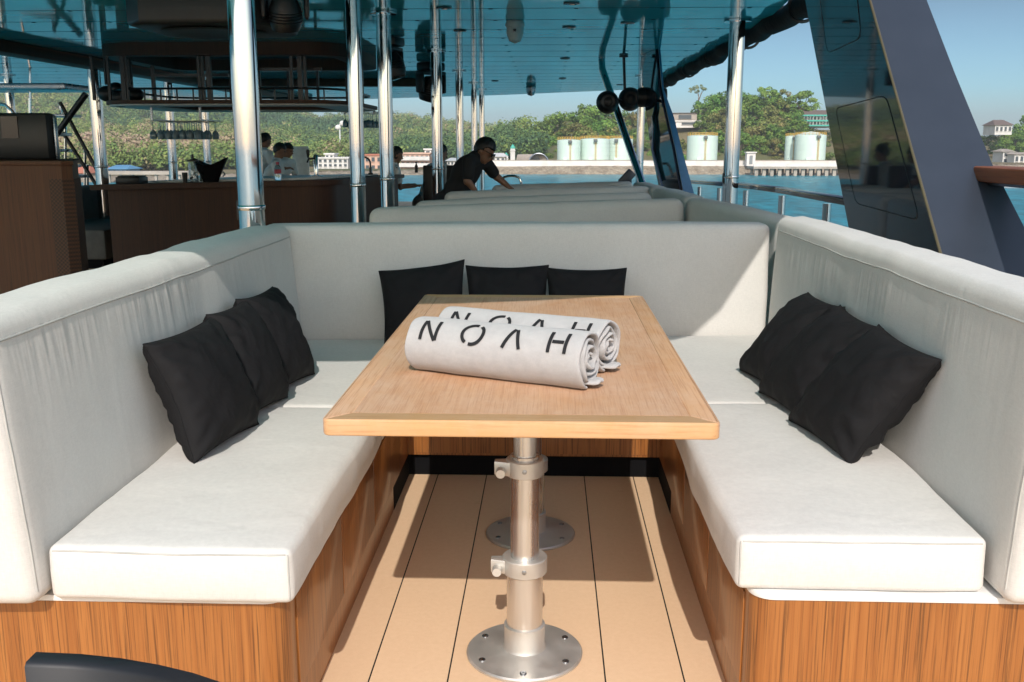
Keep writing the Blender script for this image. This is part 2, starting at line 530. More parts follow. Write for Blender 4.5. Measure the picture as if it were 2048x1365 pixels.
for i in range(len(us) - 1):
    for k in range(K - 1):
        fs.append((i * K + k, (i + 1) * K + k, (i + 1) * K + k + 1, i * K + k + 1))
land.add(vs, fs)
def landmat():
    M_, nt, b = nt_new('dry_hillside')
    a = tex_noise(nt, coords(nt, (.03, .03, .03)), 1, 6, .65)
    c = ramp(nt, a, [(.3, (.045, .075, .02)), (.5, (.13, .115, .05)), (.72, (.23, .15, .08))])
    nt.links.new(c, b.inputs['Base Color']); setin(b, Roughness=1)
    return M_
struct('hillside', land, landmat(), sharp=60, weld=False)

# rubble shore below the sea wall
def stonemat():
    M_, nt, b = nt_new('rubble_stone')
    n = nt.nodes.new('ShaderNodeTexVoronoi'); setin(n, Scale=1.4)
    nt.links.new(coords(nt, (1, 1, 1)), n.inputs['Vector'])
    c = ramp(nt, n.outputs['Distance'], [(.1, (.33, .27, .19)), (.6, (.16, .125, .09))])
    c = mixc(nt, .5, c, ramp(nt, tex_noise(nt, coords(nt, (.5, .5, .5)), 1, 5), [(.35, (.20, .16, .11)), (.65, (.42, .36, .27))]))
    nt.links.new(c, b.inputs['Base Color']); setin(b, Roughness=.95)
    bump(nt, b, n.outputs['Distance'], .8, .4)
    return M_
rub = MB()
prev = None
vs = []; fs = []
uu = list(range(-800, 2620, 6))
for i, u in enumerate(uu):
    sh = lerp_tab(SHORE, u)
    for dy, z in ((-3.6, SEA - .4), (-2.6, SEA + .45), (-1.6, SEA + .9), (-.6, SEA + 1.5), (.4, SEA + 1.85), (2.5, QUAY - .02)):
        z = SEA + (z - SEA) * (ground(u) - SEA) / 2.4 if z > SEA else z
        y = sh + dy; jj = noise.noise(Vector((u * .31, dy, 0))) * .35
        vs.append(((u - VPX) / F_PX * y, y + jj, z + jj * .5))
for i in range(len(uu) - 1):
    for k in range(5):
        fs.append((i * 6 + k, (i + 1) * 6 + k, (i + 1) * 6 + k + 1, i * 6 + k + 1))
rub.add(vs, fs)
struct('shore', rub, stonemat(), sharp=20, weld=False)
m_wall = plain('whitewashed_wall', (.66, .62, .58), .9, scale=.6, var=.1)
m_conc = plain('aged_concrete', (.36, .31, .26), .95, scale=.4, var=.2)

def at_shore(u, dy=0):
    y = lerp_tab(SHORE, u) + dy
    return (u - VPX) / F_PX * y, y
# white sea wall in front of the tanks
sw = thing('sea_wall', (at_shore(1200)[0], at_shore(1200)[1] + 1, SEA + 1.9), 'long low white wall on the rubble shore in front of the pale green tanks', 'wall')
mb = MB(); pts = [at_shore(u, .8) for u in (985, 1150, 1300, 1480, 1640, 1800)]
for (a, b), (c, d) in zip(pts, pts[1:]):
    mb.beam((a, b, SEA + 2.45), (c - .02, d, SEA + 2.45), .35, 1.4)
part('wall', mb, m_wall, sw)
mb = MB()
for (a, b), (c, d) in zip(pts, pts[1:]): mb.beam((a, b, SEA + 3.22), (c - .02, d, SEA + 3.22), .5, .14)
part('coping', mb, m_conc, sw)

# pier on piles, right
pr = thing('pier', (at_shore(1580)[0], 233, SEA), 'long grey pier deck on dark piles right of the lone storage tank', 'pier')
x0, x1 = at_shore(1490, -8)[0], at_shore(1790, -8)[0]
mb = MB(); mb.box(x0, x1, 225.5, 233.2, SEA + 1.55, SEA + 2.05); part('deck_slab', mb, m_conc, pr)
mb = MB(); mb.box(x0, x1, 225.5, 225.8, SEA + 2.06, SEA + 2.7); part('parapet', mb, m_wall, pr)
k = 0
x = x0 + .4
while x < x1:
    mb = MB(); mb.box(x, x + .75, 226.0, 226.75, SEA - .6, SEA + 1.55); part('pile', mb, m_conc, pr)
    mb = MB(); mb.box(x + .1, x + .7, 231, 231.6, SEA - .6, SEA + 1.55); part('pile', mb, m_conc, pr)
    x += 1.75
sh_ = thing('gatehouse', (at_shore(1490)[0], 237, SEA + 2.1), 'tiny white cabin at the landward end of the pier', 'hut')
gx = at_shore(1488)[0]
mb = MB(); mb.box(gx - 1, gx + 1, 235.5, 237.6, SEA + 2.0, SEA + 5.0); part('wall', mb, m_wall, sh_)
mb = MB(); mb.box(gx - 1.25, gx + 1.25, 235.2, 237.9, SEA + 5.01, SEA + 5.25); part('roof', mb, m_wall, sh_)
mb = MB(); mb.box(gx - .4, gx + .35, 235.44, 235.49, SEA + 2.4, SEA + 4.4); part('door', mb, plain('door_grey', (.2, .22, .22)), sh_)
# long pier, far left, and low landing at the tanks
lp = thing('jetty', (at_shore(330)[0], 186, SEA), 'long low pale jetty on short piles seen over the bar counter', 'pier')
xa, xb = at_shore(225, -3)[0], at_shore(440, -3)[0]
mb = MB(); mb.box(xa, xb, 180, 183, SEA + 1.5, SEA + 2.1); part('deck_slab', mb, m_conc, lp)
x = xa + .5
while x < xb:
    mb = MB(); mb.box(x, x + .4, 180.4, 180.8, SEA - .5, SEA + 1.5); part('pile', mb, m_conc, lp); x += 2.2

# storage tanks
m_tank = plain('pale_green_tank_paint', (.57, .70, .63), .55, scale=.25, var=.06)
m_yellow = plain('yellow_rail_paint', (.55, .33, .06), .6)
m_grey = plain('grey_fitting', (.10, .12, .12), .6)
def tank(u0, u1, vtop, Y, label, dome=0, ladder=0.0):
    a = (u0 - VPX) / F_PX * Y; b = (u1 - VPX) / F_PX * Y
    c = (a + b) / 2; r = (b - a) / 2; zt = EYE + (289 - vtop) / F_PX * Y
    t = thing('storage_tank', (c, Y, QUAY), label, 'tank', 'pale green storage tanks on the quay')
    n = 40; mb = MB(); prof = [(r, QUAY)]
    for k in range(1, 6):
        z = QUAY + (zt - QUAY) * k / 6
        prof += [(r, z - .03), (r + .035, z - .03), (r + .035, z + .03), (r, z + .03)]
    prof += [(r, zt), (r * .5, zt + .2 + dome * .6), (0.0001, zt + .25 + dome)]
    mb.lathe(prof, (c, Y, 0), n); part('shell', mb, m_tank, t)
    mb = MB()
    for k in range(26):
        an = 2 * math.pi * k / 26
        mb.box(-.035, .035, -.035, .035, zt, zt + .75, M=Matrix.Translation((c + r * .97 * math.cos(an), Y + r * .97 * math.sin(an), 0)))
    for h in (.35, .72):
        mb.tube([(c + r * .97 * math.cos(2 * math.pi * k / 40), Y + r * .97 * math.sin(2 * math.pi * k / 40), zt + h) for k in range(40)], .05, 6, closed=True)
    part('guard_rail', mb, m_yellow, t)
    an = -math.pi / 2 + ladder; lx, ly = c + (r + .2) * math.cos(an), Y + (r + .2) * math.sin(an)
    mb = MB(); mb.box(lx - .18, lx - .1, ly - .05, ly + .05, QUAY, zt + .5); mb.box(lx + .1, lx + .18, ly - .05, ly + .05, QUAY, zt + .5)
    z = QUAY + .3
    while z < zt: mb.box(lx - .1, lx + .1, ly - .03, ly + .03, z, z + .05); z += .35
    part('ladder', mb, m_yellow, t)
    mb = MB(); mb.box(lx - .55, lx + .4, ly - .55, ly - .08, zt - .75, zt - .05, .03); part('platform_box', mb, m_grey, t)
    mb = MB(); mb.tube([(c + .2 * r, Y, zt + .2), (c + .2 * r, Y, zt + 1.5)], .06, 6); part('vent_pipe', mb, m_grey, t)
    mb = MB(); an = -math.pi / 2 - .35
    mb.box(c + r * math.cos(an) - .5, c + r * math.cos(an) + .5, Y + r * math.sin(an) - .3, Y + r * math.sin(an) + .4, QUAY + .3, QUAY + 1.3, .05); part('manhole', mb, m_tank, t)
    return t
tank(1114, 1160, 281, 246, 'pale green storage tank farthest left of the six, leftmost in the trio', ladder=.1)
tank(1159, 1217, 279, 248, 'pale green storage tank in the middle of the trio of tanks')
tank(1210, 1262, 279, 252, 'pale green storage tank at the right end of the trio, partly behind the bent tube', ladder=-.3)
tank(1367, 1426, 273, 250, 'lone pale green storage tank between the navy pylons', ladder=.05)
tank(1556, 1584, 274, 252, 'slim pale green storage tank half hidden behind the domed one')
tank(1575, 1634, 272, 246, 'pale green storage tank with a slightly domed top below the green house', dome=.7, ladder=.25)

# ------------------------------------------------------------------ vegetation
def leafmat(name, a, b_, c_):
    M_, nt, b = nt_new(name)
    at = nt.nodes.new('ShaderNodeAttribute'); at.attribute_name = 'tint'
    col = ramp(nt, at.outputs['Fac'], [(0, a), (.5, b_), (1, c_)])
    oi = nt.nodes.new('ShaderNodeObjectInfo')
    h = nt.nodes.new('ShaderNodeHueSaturation')
    mr = nt.nodes.new('ShaderNodeMapRange'); setin(mr, To_Min=.72, To_Max=1.3)
    nt.links.new(oi.outputs['Random'], mr.inputs['Value']); nt.links.new(mr.outputs[0], h.inputs['Value'])
    mr2 = nt.nodes.new('ShaderNodeMapRange'); setin(mr2, To_Min=.495, To_Max=.525)
    nt.links.new(oi.outputs['Random'], mr2.inputs['Value']); nt.links.new(mr2.outputs[0], h.inputs['Hue'])
    nt.links.new(col, h.inputs['Color']); nt.links.new(h.outputs[0], b.inputs['Base Color'])
    setin(b, Roughness=.7); b.inputs['Specular IOR Level'].default_value = .2
    b.inputs['Subsurface Weight'].default_value = 0
    return M_
m_leaf = leafmat('broad_leaves', (.050, .105, .018), (.125, .20, .034), (.22, .28, .06))
m_leaf_dry = leafmat('dry_leaves', (.09, .125, .025), (.18, .19, .05), (.26, .20, .08))
m_leaf_pale = leafmat('pale_leaves', (.10, .13, .05), (.17, .19, .09), (.24, .25, .13))
m_bark = plain('tree_bark', (.16, .12, .085), .95)
rng = np.random.default_rng(11)
def leaf_cloud(centres, radii, per, size, squash=.8):
    """leaf faces spread through clumps; returns verts, faces, tint"""
    cs = np.asarray(centres, float); rs = np.asarray(radii, float)
    n = len(cs); tot = n * per
    idx = np.repeat(np.arange(n), per)
    d = rng.normal(size=(tot, 3)); d /= np.linalg.norm(d, axis=1)[:, None]
    rr = rng.uniform(.35, 1.0, tot) ** .6
    p = cs[idx] + d * (rs[idx] * rr)[:, None] * np.array([1, 1, squash])
    nrm = d + rng.normal(size=(tot, 3)) * .4 + np.array([0, -.15, .3]); nrm /= np.linalg.norm(nrm, axis=1)[:, None]
    t = np.cross(nrm, rng.normal(size=(tot, 3))); t /= np.linalg.norm(t, axis=1)[:, None]
    b = np.cross(nrm, t)
    sz = (size * rng.uniform(.6, 1.3, tot))[:, None]
    v = np.stack([p - t * sz, p - b * sz * .55, p + t * sz, p + b * sz * .55], 1).reshape(-1, 3)
    f = np.arange(tot * 4).reshape(-1, 4)
    ctint = rng.uniform(.15, .85, n)
    tint = np.clip(ctint[idx] + rng.normal(size=tot) * .15, 0, 1)
    return v, f, tint
def cloud_mesh(name, v, f, tint, mats):
    me = bpy.data.meshes.new(name)
    me.vertices.add(len(v)); me.vertices.foreach_set('co', np.asarray(v, np.float32).ravel())
    me.loops.add(len(f) * 4); me.loops.foreach_set('vertex_index', np.asarray(f, np.int32).ravel())
    me.polygons.add(len(f)); me.polygons.foreach_set('loop_start', np.arange(0, len(f) * 4, 4, dtype=np.int32))
    me.update(calc_edges=True)
    a = me.attributes.new('tint', 'FLOAT', 'FACE'); a.data.foreach_set('value', np.asarray(tint, np.float32))
    for q in mats: me.materials.append(q)
    return me
def tree_proto(kind, seed):
    """crown mesh and trunk mesh for a tree 10 m tall standing at the origin"""
    rr = random.Random(seed)
    cs = []; rs = []; tr = MB()
    if kind == 'dense':
        for k in range(34):
            a = rr.uniform(0, 6.28); z = rr.uniform(2.0, 9.3)
            rmax = 3.6 * math.sqrt(max(.05, 1 - ((z - 4.8) / 5.0) ** 2))
            q = rmax * rr.uniform(.3, 1.0)
            cs.append((q * math.cos(a), q * math.sin(a), z)); rs.append(rr.uniform(.8, 1.5))
        per, size, sq = 75, .30, .8
    elif kind == 'tall':
        for k in range(24):
            a = rr.uniform(0, 6.28); z = rr.uniform(4.4, 9.6)
            rmax = 2.9 * math.sqrt(max(.05, 1 - ((z - 7.2) / 3.2) ** 2))
            q = rmax * rr.uniform(.35, 1.0)
            cs.append((q * math.cos(a), q * math.sin(a), z)); rs.append(rr.uniform(.6, 1.15))
        per, size, sq = 80, .27, .75
    elif kind == 'flat':
        for k in range(20):
            a = rr.uniform(0, 6.28); q = rr.uniform(.4, 4.6); z = 8.9 - .10 * q * q * .6 + rr.uniform(-.8, .3)
            cs.append((q * math.cos(a), q * math.sin(a), z)); rs.append(rr.uniform(.6, 1.1))
        per, size, sq = 55, .22, .45
    if kind == 'palm':
        cs = None
        v = []; f = []
        for k in range(22):
            a = 2 * math.pi * k / 22 + rr.uniform(-.2, .2); el = rr.uniform(-.5, 1.0); L = rr.uniform(2.0, 2.8)
            p0 = Vector((0, 0, 9)); prevp = p0
            for j in range(5):
                t = (j + 1) / 5
                q = p0 + Vector((math.cos(a) * math.cos(el) * L * t, math.sin(a) * math.cos(el) * L * t, math.sin(el) * L * t - 1.6 * t * t))
                wd = .42 * (1 - .6 * t)
                sd_ = Vector((-math.sin(a), math.cos(a), -.6)) * wd; sd2 = Vector((math.sin(a), -math.cos(a), -.6)) * wd
                o = len(v)
                v += [prevp, q, q + sd_, prevp + sd_, prevp, prevp + sd2, q + sd2, q]
                f += [(o, o + 1, o + 2, o + 3), (o + 4, o + 5, o + 6, o + 7)]
                prevp = q
        cme = cloud_mesh('crown', np.array([q[:] for q in v]), np.array(f), np.array([rr.uniform(.2, .8) for _ in f]), [m_leaf])
        tr.tube([(0, 0, -1.5), (.1, 0, 3), (.05, .05, 6), (0, 0, 9)], [.28, .2, .17, .16], 8)
        return cme, tr.mesh('trunk')
    v, f, t = leaf_cloud(cs, rs, per, size, sq)
    cme = cloud_mesh('crown', v, f, t, [m_leaf])
    h0 = {'dense': 5, 'tall': 6.5, 'flat': 6.5}[kind]
    tr.tube([(0, 0, -2.0), (.15, .05, h0 * .35), (-.05, .1, h0 * .7), (0, 0, h0)], [.34, .26, .2, .14], 8)
    for k in range(5):
        c = Vector(cs[k * 3]); b0 = Vector((0, 0, h0 * rr.uniform(.55, .95)))
        tr.tube([b0, b0.lerp(c, .5) + Vector((0, 0, .3)), c], [.13, .09, .05], 6)
    return cme, tr.mesh('trunk')
PROTO = {k: [tree_proto(k, s) for s in seeds] for k, seeds in dict(dense=(1, 2, 3, 4), tall=(5, 6, 7), flat=(8,), palm=(9,)).items()}
def crown_for(kind, i, mat):
    key = (kind, i, mat.name)
    if key not in CROWNS:
        me = PROTO[kind][i][0]
        if mat is not m_leaf: me = me.copy(); me.materials.clear(); me.materials.append(mat)
        CROWNS[key] = me
        PROTO[kind][i][1].materials.clear(); PROTO[kind][i][1].materials.append(m_bark)
    return CROWNS[key]
CROWNS = {}
ntree = 0
def tree(kind, u, vtop, Y, height, label, group=None, mat=None, vbase=None, wide=1.0, name=None):
    global ntree
    mat = mat or m_leaf
    i = ntree % len(PROTO[kind]); ntree += 1
    x = (u - VPX) / F_PX * Y
    z = EYE + (289 - vtop) / F_PX * Y - height if vbase is None else EYE + (289 - vbase) / F_PX * Y
    nm = name or {'dense': 'broadleaf_tree', 'tall': 'tall_tree', 'flat': 'umbrella_tree', 'palm': 'palm_tree'}[kind]
    r = thing(nm, (x, Y, z), label, 'tree', group, random.uniform(0, 6.28))
    s_ = height / 10.0; r.scale = (s_ * wide, s_ * wide, s_)
    for pn, me in (('crown', crown_for(kind, i, mat)), ('trunk', PROTO[kind][i][1])):
        o = bpy.data.objects.new(pn, me); COL.objects.link(o); o.parent = r
    return r
# skyline trees, one by one: (u, top v, Y, height)
BL = 'dense green tree on the wooded bluff behind the storage tanks'
GB = 'trees on the wooded bluff'
sky_trees = [(1062, 252, 300, 9), (1085, 243, 298, 10), (1108, 229, 300, 12), (1132, 228, 304, 12), (1150, 226, 300, 12), (1172, 212, 304, 13), (1192, 214, 302, 13),
             (1215, 216, 300, 13), (1240, 222, 302, 12), (1262, 226, 300, 12), (1290, 222, 302, 12), (1312, 226, 300, 12),
             (1400, 203, 300, 12), (1418, 192, 304, 13), (1440, 184, 304, 13), (1458, 186, 302, 13), (1478, 188, 300, 13), (1500, 196, 302, 12), (1530, 200, 300, 12), (1555, 206, 300, 12), (1578, 212, 300, 12)]
for u, v, Y, h in sky_trees: tree('dense', u, v, Y, h, BL, GB, m_leaf if random.random() < .8 else m_leaf_dry, wide=random.uniform(.95, 1.2))
mid = []
for row, (Y, v0, h) in enumerate(((292, 246, 11), (284, 262, 10), (276, 279, 8.5), (270, 294, 6.5))):
    u = 1048 + row * 9
    while u < 1700:
        cliff = 1325 < u < 1385
        top = lerp_tab(RIDGE, u) + (8, 26, 42, 58)[row] + random.uniform(-7, 9)
        if 1590 < u < 1690: top = max(top, 255 + row * 14)
        if not cliff or row > 1: mid.append((u + random.uniform(-6, 6), min(top, 305), Y + random.uniform(-3, 3), h * random.uniform(.85, 1.25)))
        u += random.uniform(24, 34)
for u, v, Y, h in mid: tree('dense', u, v, Y, h, BL, GB, m_leaf_dry if random.random() < .25 else m_leaf, wide=random.uniform(.95, 1.3))
tree('flat', 1386, 172, 306, 9.5, 'pale umbrella shaped tree rising alone above the bluff', None, m_leaf_pale, wide=.75)
tree('tall', 1520, 179, 298, 13, 'tall open crowned tree left of the green house', 'tall trees beside the green house', wide=1.0)
tree('tall', 1548, 186, 300, 12, 'tall open crowned tree with brownish leaves on the bluff', None, m_leaf_dry)
tree('tall', 1585, 188, 298, 13, 'tall spreading tree directly left of the green house', wide=1.15)
tree('palm', 1612, 207, 304, 7, 'small palm rising behind the roof of the green house')
tree('palm', 1640, 209, 306, 7, 'small palm right of the other palm behind the green house')
tree('tall', 1666, 207, 304, 9, 'small round topped tree right of the palms', wide=.9)
tree('dense', 1690, 232, 300, 9, 'dark bushy tree at the right edge of the green house')
# low land further right, seen past the front pylon
for u, v, Y, h in ((1985, 262, 320, 9), (2004, 250, 318, 10), (2024, 234, 318, 12), (2044, 231, 316, 13), (2066, 238, 318, 12), (1996, 268, 300, 8), (2020, 262, 300, 9), (2042, 262, 298, 9), (2062, 258, 300, 10), (1975, 276, 296, 6), (2086, 250, 300, 11), (1950, 270, 310, 8), (1920, 268, 310, 8)):
    tree('dense', u, v, Y, h, 'green tree in the grove behind the low houses past the front pylon', 'trees at the far right shore', wide=1.15)

# far wooded hills: reads as one mass
def forest():
    cs = []; rs = []; tnt = []
    rr = random.Random(5)
    n = 0
    while n < 6400:
        u = rr.uniform(-40, 1075); t = rr.random()
        f, bk = lerp_tab(FOOT, u), lerp_tab(BACK, u)
        if u > 1010 and t > .5: continue
        f = f + 8 if u > 560 else f - 3
        y = f + (bk - f) * t ** 1.25
        x = (u - VPX) / F_PX * y
        z = land_h(x, y)
        dens = noise.noise(Vector((x * .02, y * .012, 3.3)))
        if dens < -.25 and rr.random() < .65: n += .4; continue
        r_ = rr.uniform(1.6, 3.4) * (1.0 + y / 1400)
        k = 3 if y < 420 else 2
        dryness = noise.noise(Vector((x * .011, y * .009, 9.1))) + rr.uniform(-.45, .35) - .02
        for _ in range(k):
            cs.append((x + rr.uniform(-.6, .6) * r_, y + rr.uniform(-.6, .6) * r_, z + r_ * rr.uniform(.5, 1.5))); rs.append(r_ * rr.uniform(.6, .9))
            tnt.append(dryness)
        n += 1
    cs = np.array(cs); rs = np.array(rs); tnt = np.array(tnt)
    V_, F_, T_ = [], [], []; o_ = 0
    near = cs[:, 1] < 430
    for sel, per, size in ((near, 72, .42), (~near, 40, .62)):
        v, f, t = leaf_cloud(cs[sel], rs[sel], per, size, .85)
        dry = np.repeat(tnt[sel], per); ct = np.repeat(rng.uniform(-.22, .22, int(sel.sum())), per)
        T_.append(np.clip(.40 + dry * .62 + ct + rng.normal(size=len(t)) * .05, 0, 1)); V_.append(v); F_.append(f + o_); o_ += len(v)
    v, f, tint = np.concatenate(V_), np.concatenate(F_), np.concatenate(T_)
    M_, nt, b = nt_new('hill_forest_leaves')
    at = nt.nodes.new('ShaderNodeAttribute'); at.attribute_name = 'tint'
    col = ramp(nt, at.outputs['Fac'], [(0, (.045, .10, .040)), (.3, (.10, .165, .036)), (.55, (.18, .235, .05)), (.75, (.29, .23, .12)), (1, (.36, .25, .18))])
    nt.links.new(col, b.inputs['Base Color']); setin(b, Roughness=.85)
    me = cloud_mesh('forest', v, f, tint, [M_])
    o = bpy.data.objects.new('forest', me); COL.objects.link(o)
    tag(o, kind='stuff')
forest()

# ------------------------------------------------------------------ buildings on the shore
m_win = plain('window_dark', (.05, .065, .075), .2)
m_red = plain('orange_roof', (.42, .15, .09), .8)
m_pink = plain('salmon_render', (.55, .36, .27), .9, scale=.5)
m_white = plain('white_render', (.60, .585, .56), .9, scale=.5)
m_roofbrown = plain('brown_shingle_roof', (.13, .095, .08), .85)
m_green = plain('sea_green_paint', (.06, .36, .28), .6)
m_blue = plain('blue_roof', (.10, .26, .42), .6)
def px(u, v, Y): return (u - VPX) / F_PX * Y, EYE + (289 - v) / F_PX * Y
def block(name, u0, u1, v0, v1, Y, depth, wallm, label, cat='building', rows=2, cols=5, roof='flat', roofm=None, base=None, balcony=None):
    xa, zt = px(u0, v0, Y); xb, zb = px(u1, v1, Y)
    zb = min(zb, base if base is not None else zb) - .5
    t = thing(name, ((xa + xb) / 2, Y, zb), label, cat)
    mb = MB(); mb.box(xa, xb, Y, Y + depth, zb, zt); part('wall', mb, wallm, t)
    rm = roofm or wallm
    mb = MB()
    if roof == 'flat': mb.box(xa - .3, xb + .3, Y - .3, Y + depth + .3, zt + .003, zt + .35)
    else:
        hgt = roof; e = .5; ym = Y + depth / 2
        mb.add([(xa - e, Y - e, zt + .003), (xb + e, Y - e, zt + .003), (xb + e, Y + depth + e, zt + .003), (xa - e, Y + depth + e, zt + .003), (xa + hgt * .6, ym, zt + hgt), (xb - hgt * .6, ym, zt + hgt)],
               [(3, 2, 1, 0), (0, 1, 5, 4), (1, 2, 5), (2, 3, 4, 5), (3, 0, 4)])
    part('roof', mb, rm, t)
    H = (zt - zb - .5) / rows; W = (xb - xa) / cols
    for i in range(rows):
        for j in range(cols):
            cx_, cz = xa + (j + .5) * W, zb + .5 + (i + .52) * H
            mb = MB(); mb.box(cx_ - W * .27, cx_ + W * .27, Y - .06, Y + .05, cz - H * .26, cz + H * .26)
            wo = part('window', mb, m_win, t)
            mb = MB(); mb.box(cx_ - W * .3, cx_ + W * .3, Y - .22, Y - .01, cz - H * .32, cz - H * .27); part('sill', mb, wallm, wo)
        if balcony:
            mb = MB(); z = zb + .5 + i * H + .12
            mb.box(xa - .2, xb + .2, Y - 1.3, Y - .24, z, z + .18); mb.box(xa - .2, xb + .2, Y - 1.32, Y - 1.22, z + .19, z + .95)
            part('balcony', mb, balcony, t)
    return t
block('apartment_building', 640, 700, 317, 343, 246, 9, m_white, 'white three storey building left of the second steel column', rows=3, cols=6)
block('roof_house', 655, 672, 309, 318, 250, 5, m_white, 'small white rooftop house above the white three storey building', rows=1, cols=2)
block('hotel', 733, 768, 311, 342, 248, 10, m_pink, 'salmon building between the second and third steel columns', rows=2, cols=3, roofm=m_red)
block('hotel', 805, 862, 308, 334, 246, 10, m_pink, 'long salmon hotel with pale balconies left of the fourth steel column', rows=2, cols=6, balcony=m_white)
block('stair_tower', 853, 866, 300, 310, 249, 5, m_white, 'white stair tower behind the right end of the long salmon hotel', rows=1, cols=1)
block('shore_house', 136, 172, 346, 358, 192, 7, m_pink, 'low salmon house with an orange roof by the left shore', 'house', 1, 4, 1.3, m_red)
block('shore_house', 176, 196, 340, 357, 196, 7, m_white, 'small white house with an orange roof hidden behind a steel column', 'house', 1, 2, 1.2, m_red)
block('shore_house', 214, 252, 338, 351, 198, 7, m_blue, 'blue walled house behind the jetty', 'house', 1, 4, .8, m_blue)
block('hill_house', 284, 297, 305, 316, 330, 6, m_pink, 'peach coloured cottage half sunk in the left hillside trees', 'house', 1, 1, .8, m_pink)
block('hill_house', 352, 362, 318, 326, 320, 6, m_pink, 'tiny peach cottage right of the glass rack pole on the hillside', 'house', 1, 1, .6, m_pink)
block('warehouse', 897, 932, 321, 331, 250, 8, m_white, 'low white shed left of the bending man', rows=1, cols=5, roof=.7, roofm=m_whiteplastic)
block('warehouse', 975, 1012, 313, 326, 250, 8, m_white, 'long white shed right of the bending man', rows=1, cols=4, roof=.9, roofm=m_white)
block('hill_house', 975, 1006, 303, 311, 300, 8, m_white, 'white house with wide eaves above the white shed', 'house', 1, 4, .8, m_conc)
for (u0, u1, v0, v1, lab) in ((1577, 1646, 240, 254, 'long green and white house with a brown roof on the bluff'),):
    Y = 292
    t = block('balcony_house', 1583, 1646, 235, 254, Y, 9, m_white, lab, 'house', 2, 8, 1.7, m_roofbrown)
    xa, _ = px(1581, 0, Y); xb, _ = px(1648, 0, Y)
    for v in (235, 245, 254):
        z = px(0, v, Y)[1]; mb = MB(); mb.box(xa, xb, Y - 1.6, Y - .26, z - .15, z + .25); part('balcony', mb, m_green, t)
    mb = MB()
    for k in range(12):
        xx = xa + (xb - xa) * k / 11; mb.box(xx - .06, xx + .06, Y - 1.5, Y - 1.4, px(0, 254, Y)[1], px(0, 235, Y)[1])
    part('veranda_posts', mb, m_white, t)
block('balcony_house', 1562, 1580, 243, 257, 290, 6, m_white, 'small white gabled house left of the long green house', 'house', 1, 2, 1.0, m_green)
block('balcony_house', 1650, 1668, 240, 250, 300, 6, m_white, 'small white house right of the long green house', 'house', 1, 2, .8, m_roofbrown)
block('shore_house', 1954, 1986, 253, 268, 300, 8, m_white, 'white house with a dark hipped roof among trees past the front pylon', 'house', 1, 4, 1.6, m_roofbrown)
block('shore_house', 1974, 1994, 303, 326, 262, 6, m_white, 'cream waterside house nearest the front pylon', 'house', 2, 2, .7, m_conc)
block('shore_house', 1996, 2034, 308, 326, 258, 6, m_white, 'wide pale waterside house with a flat grey roof', 'house', 1, 4, .5, m_conc)
block('shore_house', 2036, 2070, 302, 326, 258, 6, m_pink, 'tan waterside house at the right picture edge', 'house', 2, 3, .5, m_conc)
block('retaining_terrace', 1338, 1384, 230, 245, 296, 4, m_conc, 'pale terraced wall on the bluff above the lone storage tank', 'wall', 1, 1, .2, m_roofbrown)
block('retaining_terrace', 1344, 1392, 246, 254, 290, 4, m_wall, 'white lower terrace wall on the bluff above the lone tank', 'wall', 1, 1, 'flat', m_wall)
# barrel vaulted shed
t = thing('vaulted_shed', (px(1060, 330, 247)[0], 247, QUAY), 'grey barrel vaulted shed with an open dark arch beside the tanks', 'building')
xa, zc = px(1036, 326, 247); xb, zt = px(1096, 308, 247)
rr_ = zt - zc; xe = xb - rr_
for nm, r0, m_, yy in (('roof', rr_, m_conc, 0), ('arch_ring', rr_ + .12, m_steel_dark, 1)):
    mb = MB(); vs = []; n = 18
    if nm == 'roof':
        for k in range(n + 1):
            a = math.pi * k / n
            for xx, yo in ((xa, 6), (xe, 0)):
                vs.append((xx + (math.cos(a) * rr_ * .2 if xx == xa else math.cos(a) * rr_), 247 + yo, zc + math.sin(a) * rr_ * (1 if xx == xe else .95)))
        mb.add(vs, [(2 * k, 2 * k + 1, 2 * k + 3, 2 * k + 2) for k in range(n)])
    else:
        mb.tube([(xe + math.cos(math.pi * k / n) * r0, 246.9, zc + math.sin(math.pi * k / n) * r0) for k in range(n + 1)], .22, 8)
    part(nm, mb, m_, t)
mb = MB(); mb.add([(xe + math.cos(math.pi * k / 18) * rr_ * .92, 248.5, zc + math.sin(math.pi * k / 18) * rr_ * .92) for k in range(19)], [tuple(range(19))]); part('dark_bay', mb, m_win, t)
mb = MB(); mb.box(xa - 1, xb + .6, 246.5, 252, QUAY - .1, zc - .02); part('plinth', mb, m_wall, t)
# small towers with green caps
for u, vt, vb, wd, lab in ((1014, 307, 326, 8, 'short white tower with a green domed cap behind the bending man'), (1027, 291, 318, 9, 'taller white tower with a green domed cap left of the vaulted shed')):
    Y = 268; x, zt = px(u, vt, Y); _, zb = px(u, vb, Y); r_ = wd / 2 / F_PX * Y
    t = thing('domed_tower', (x, Y, zb), lab, 'tower')
    mb = MB(); mb.box(x - r_, x + r_, Y - r_, Y + r_, zb - 2, zt - 1.4 * r_); mb.box(x - r_ * 1.25, x + r_ * 1.25, Y - r_ * 1.25, Y + r_ * 1.25, zt - 2.4 * r_, zt - 2.2 * r_); part('shaft', mb, m_white, t)
    mb = MB(); mb.lathe([(r_ * 1.1, zt - 1.39 * r_), (r_ * 1.15, zt - r_), (r_ * .8, zt - .35 * r_), (.05, zt + .3)], (x, Y, 0), 14); part('dome', mb, m_green, t)
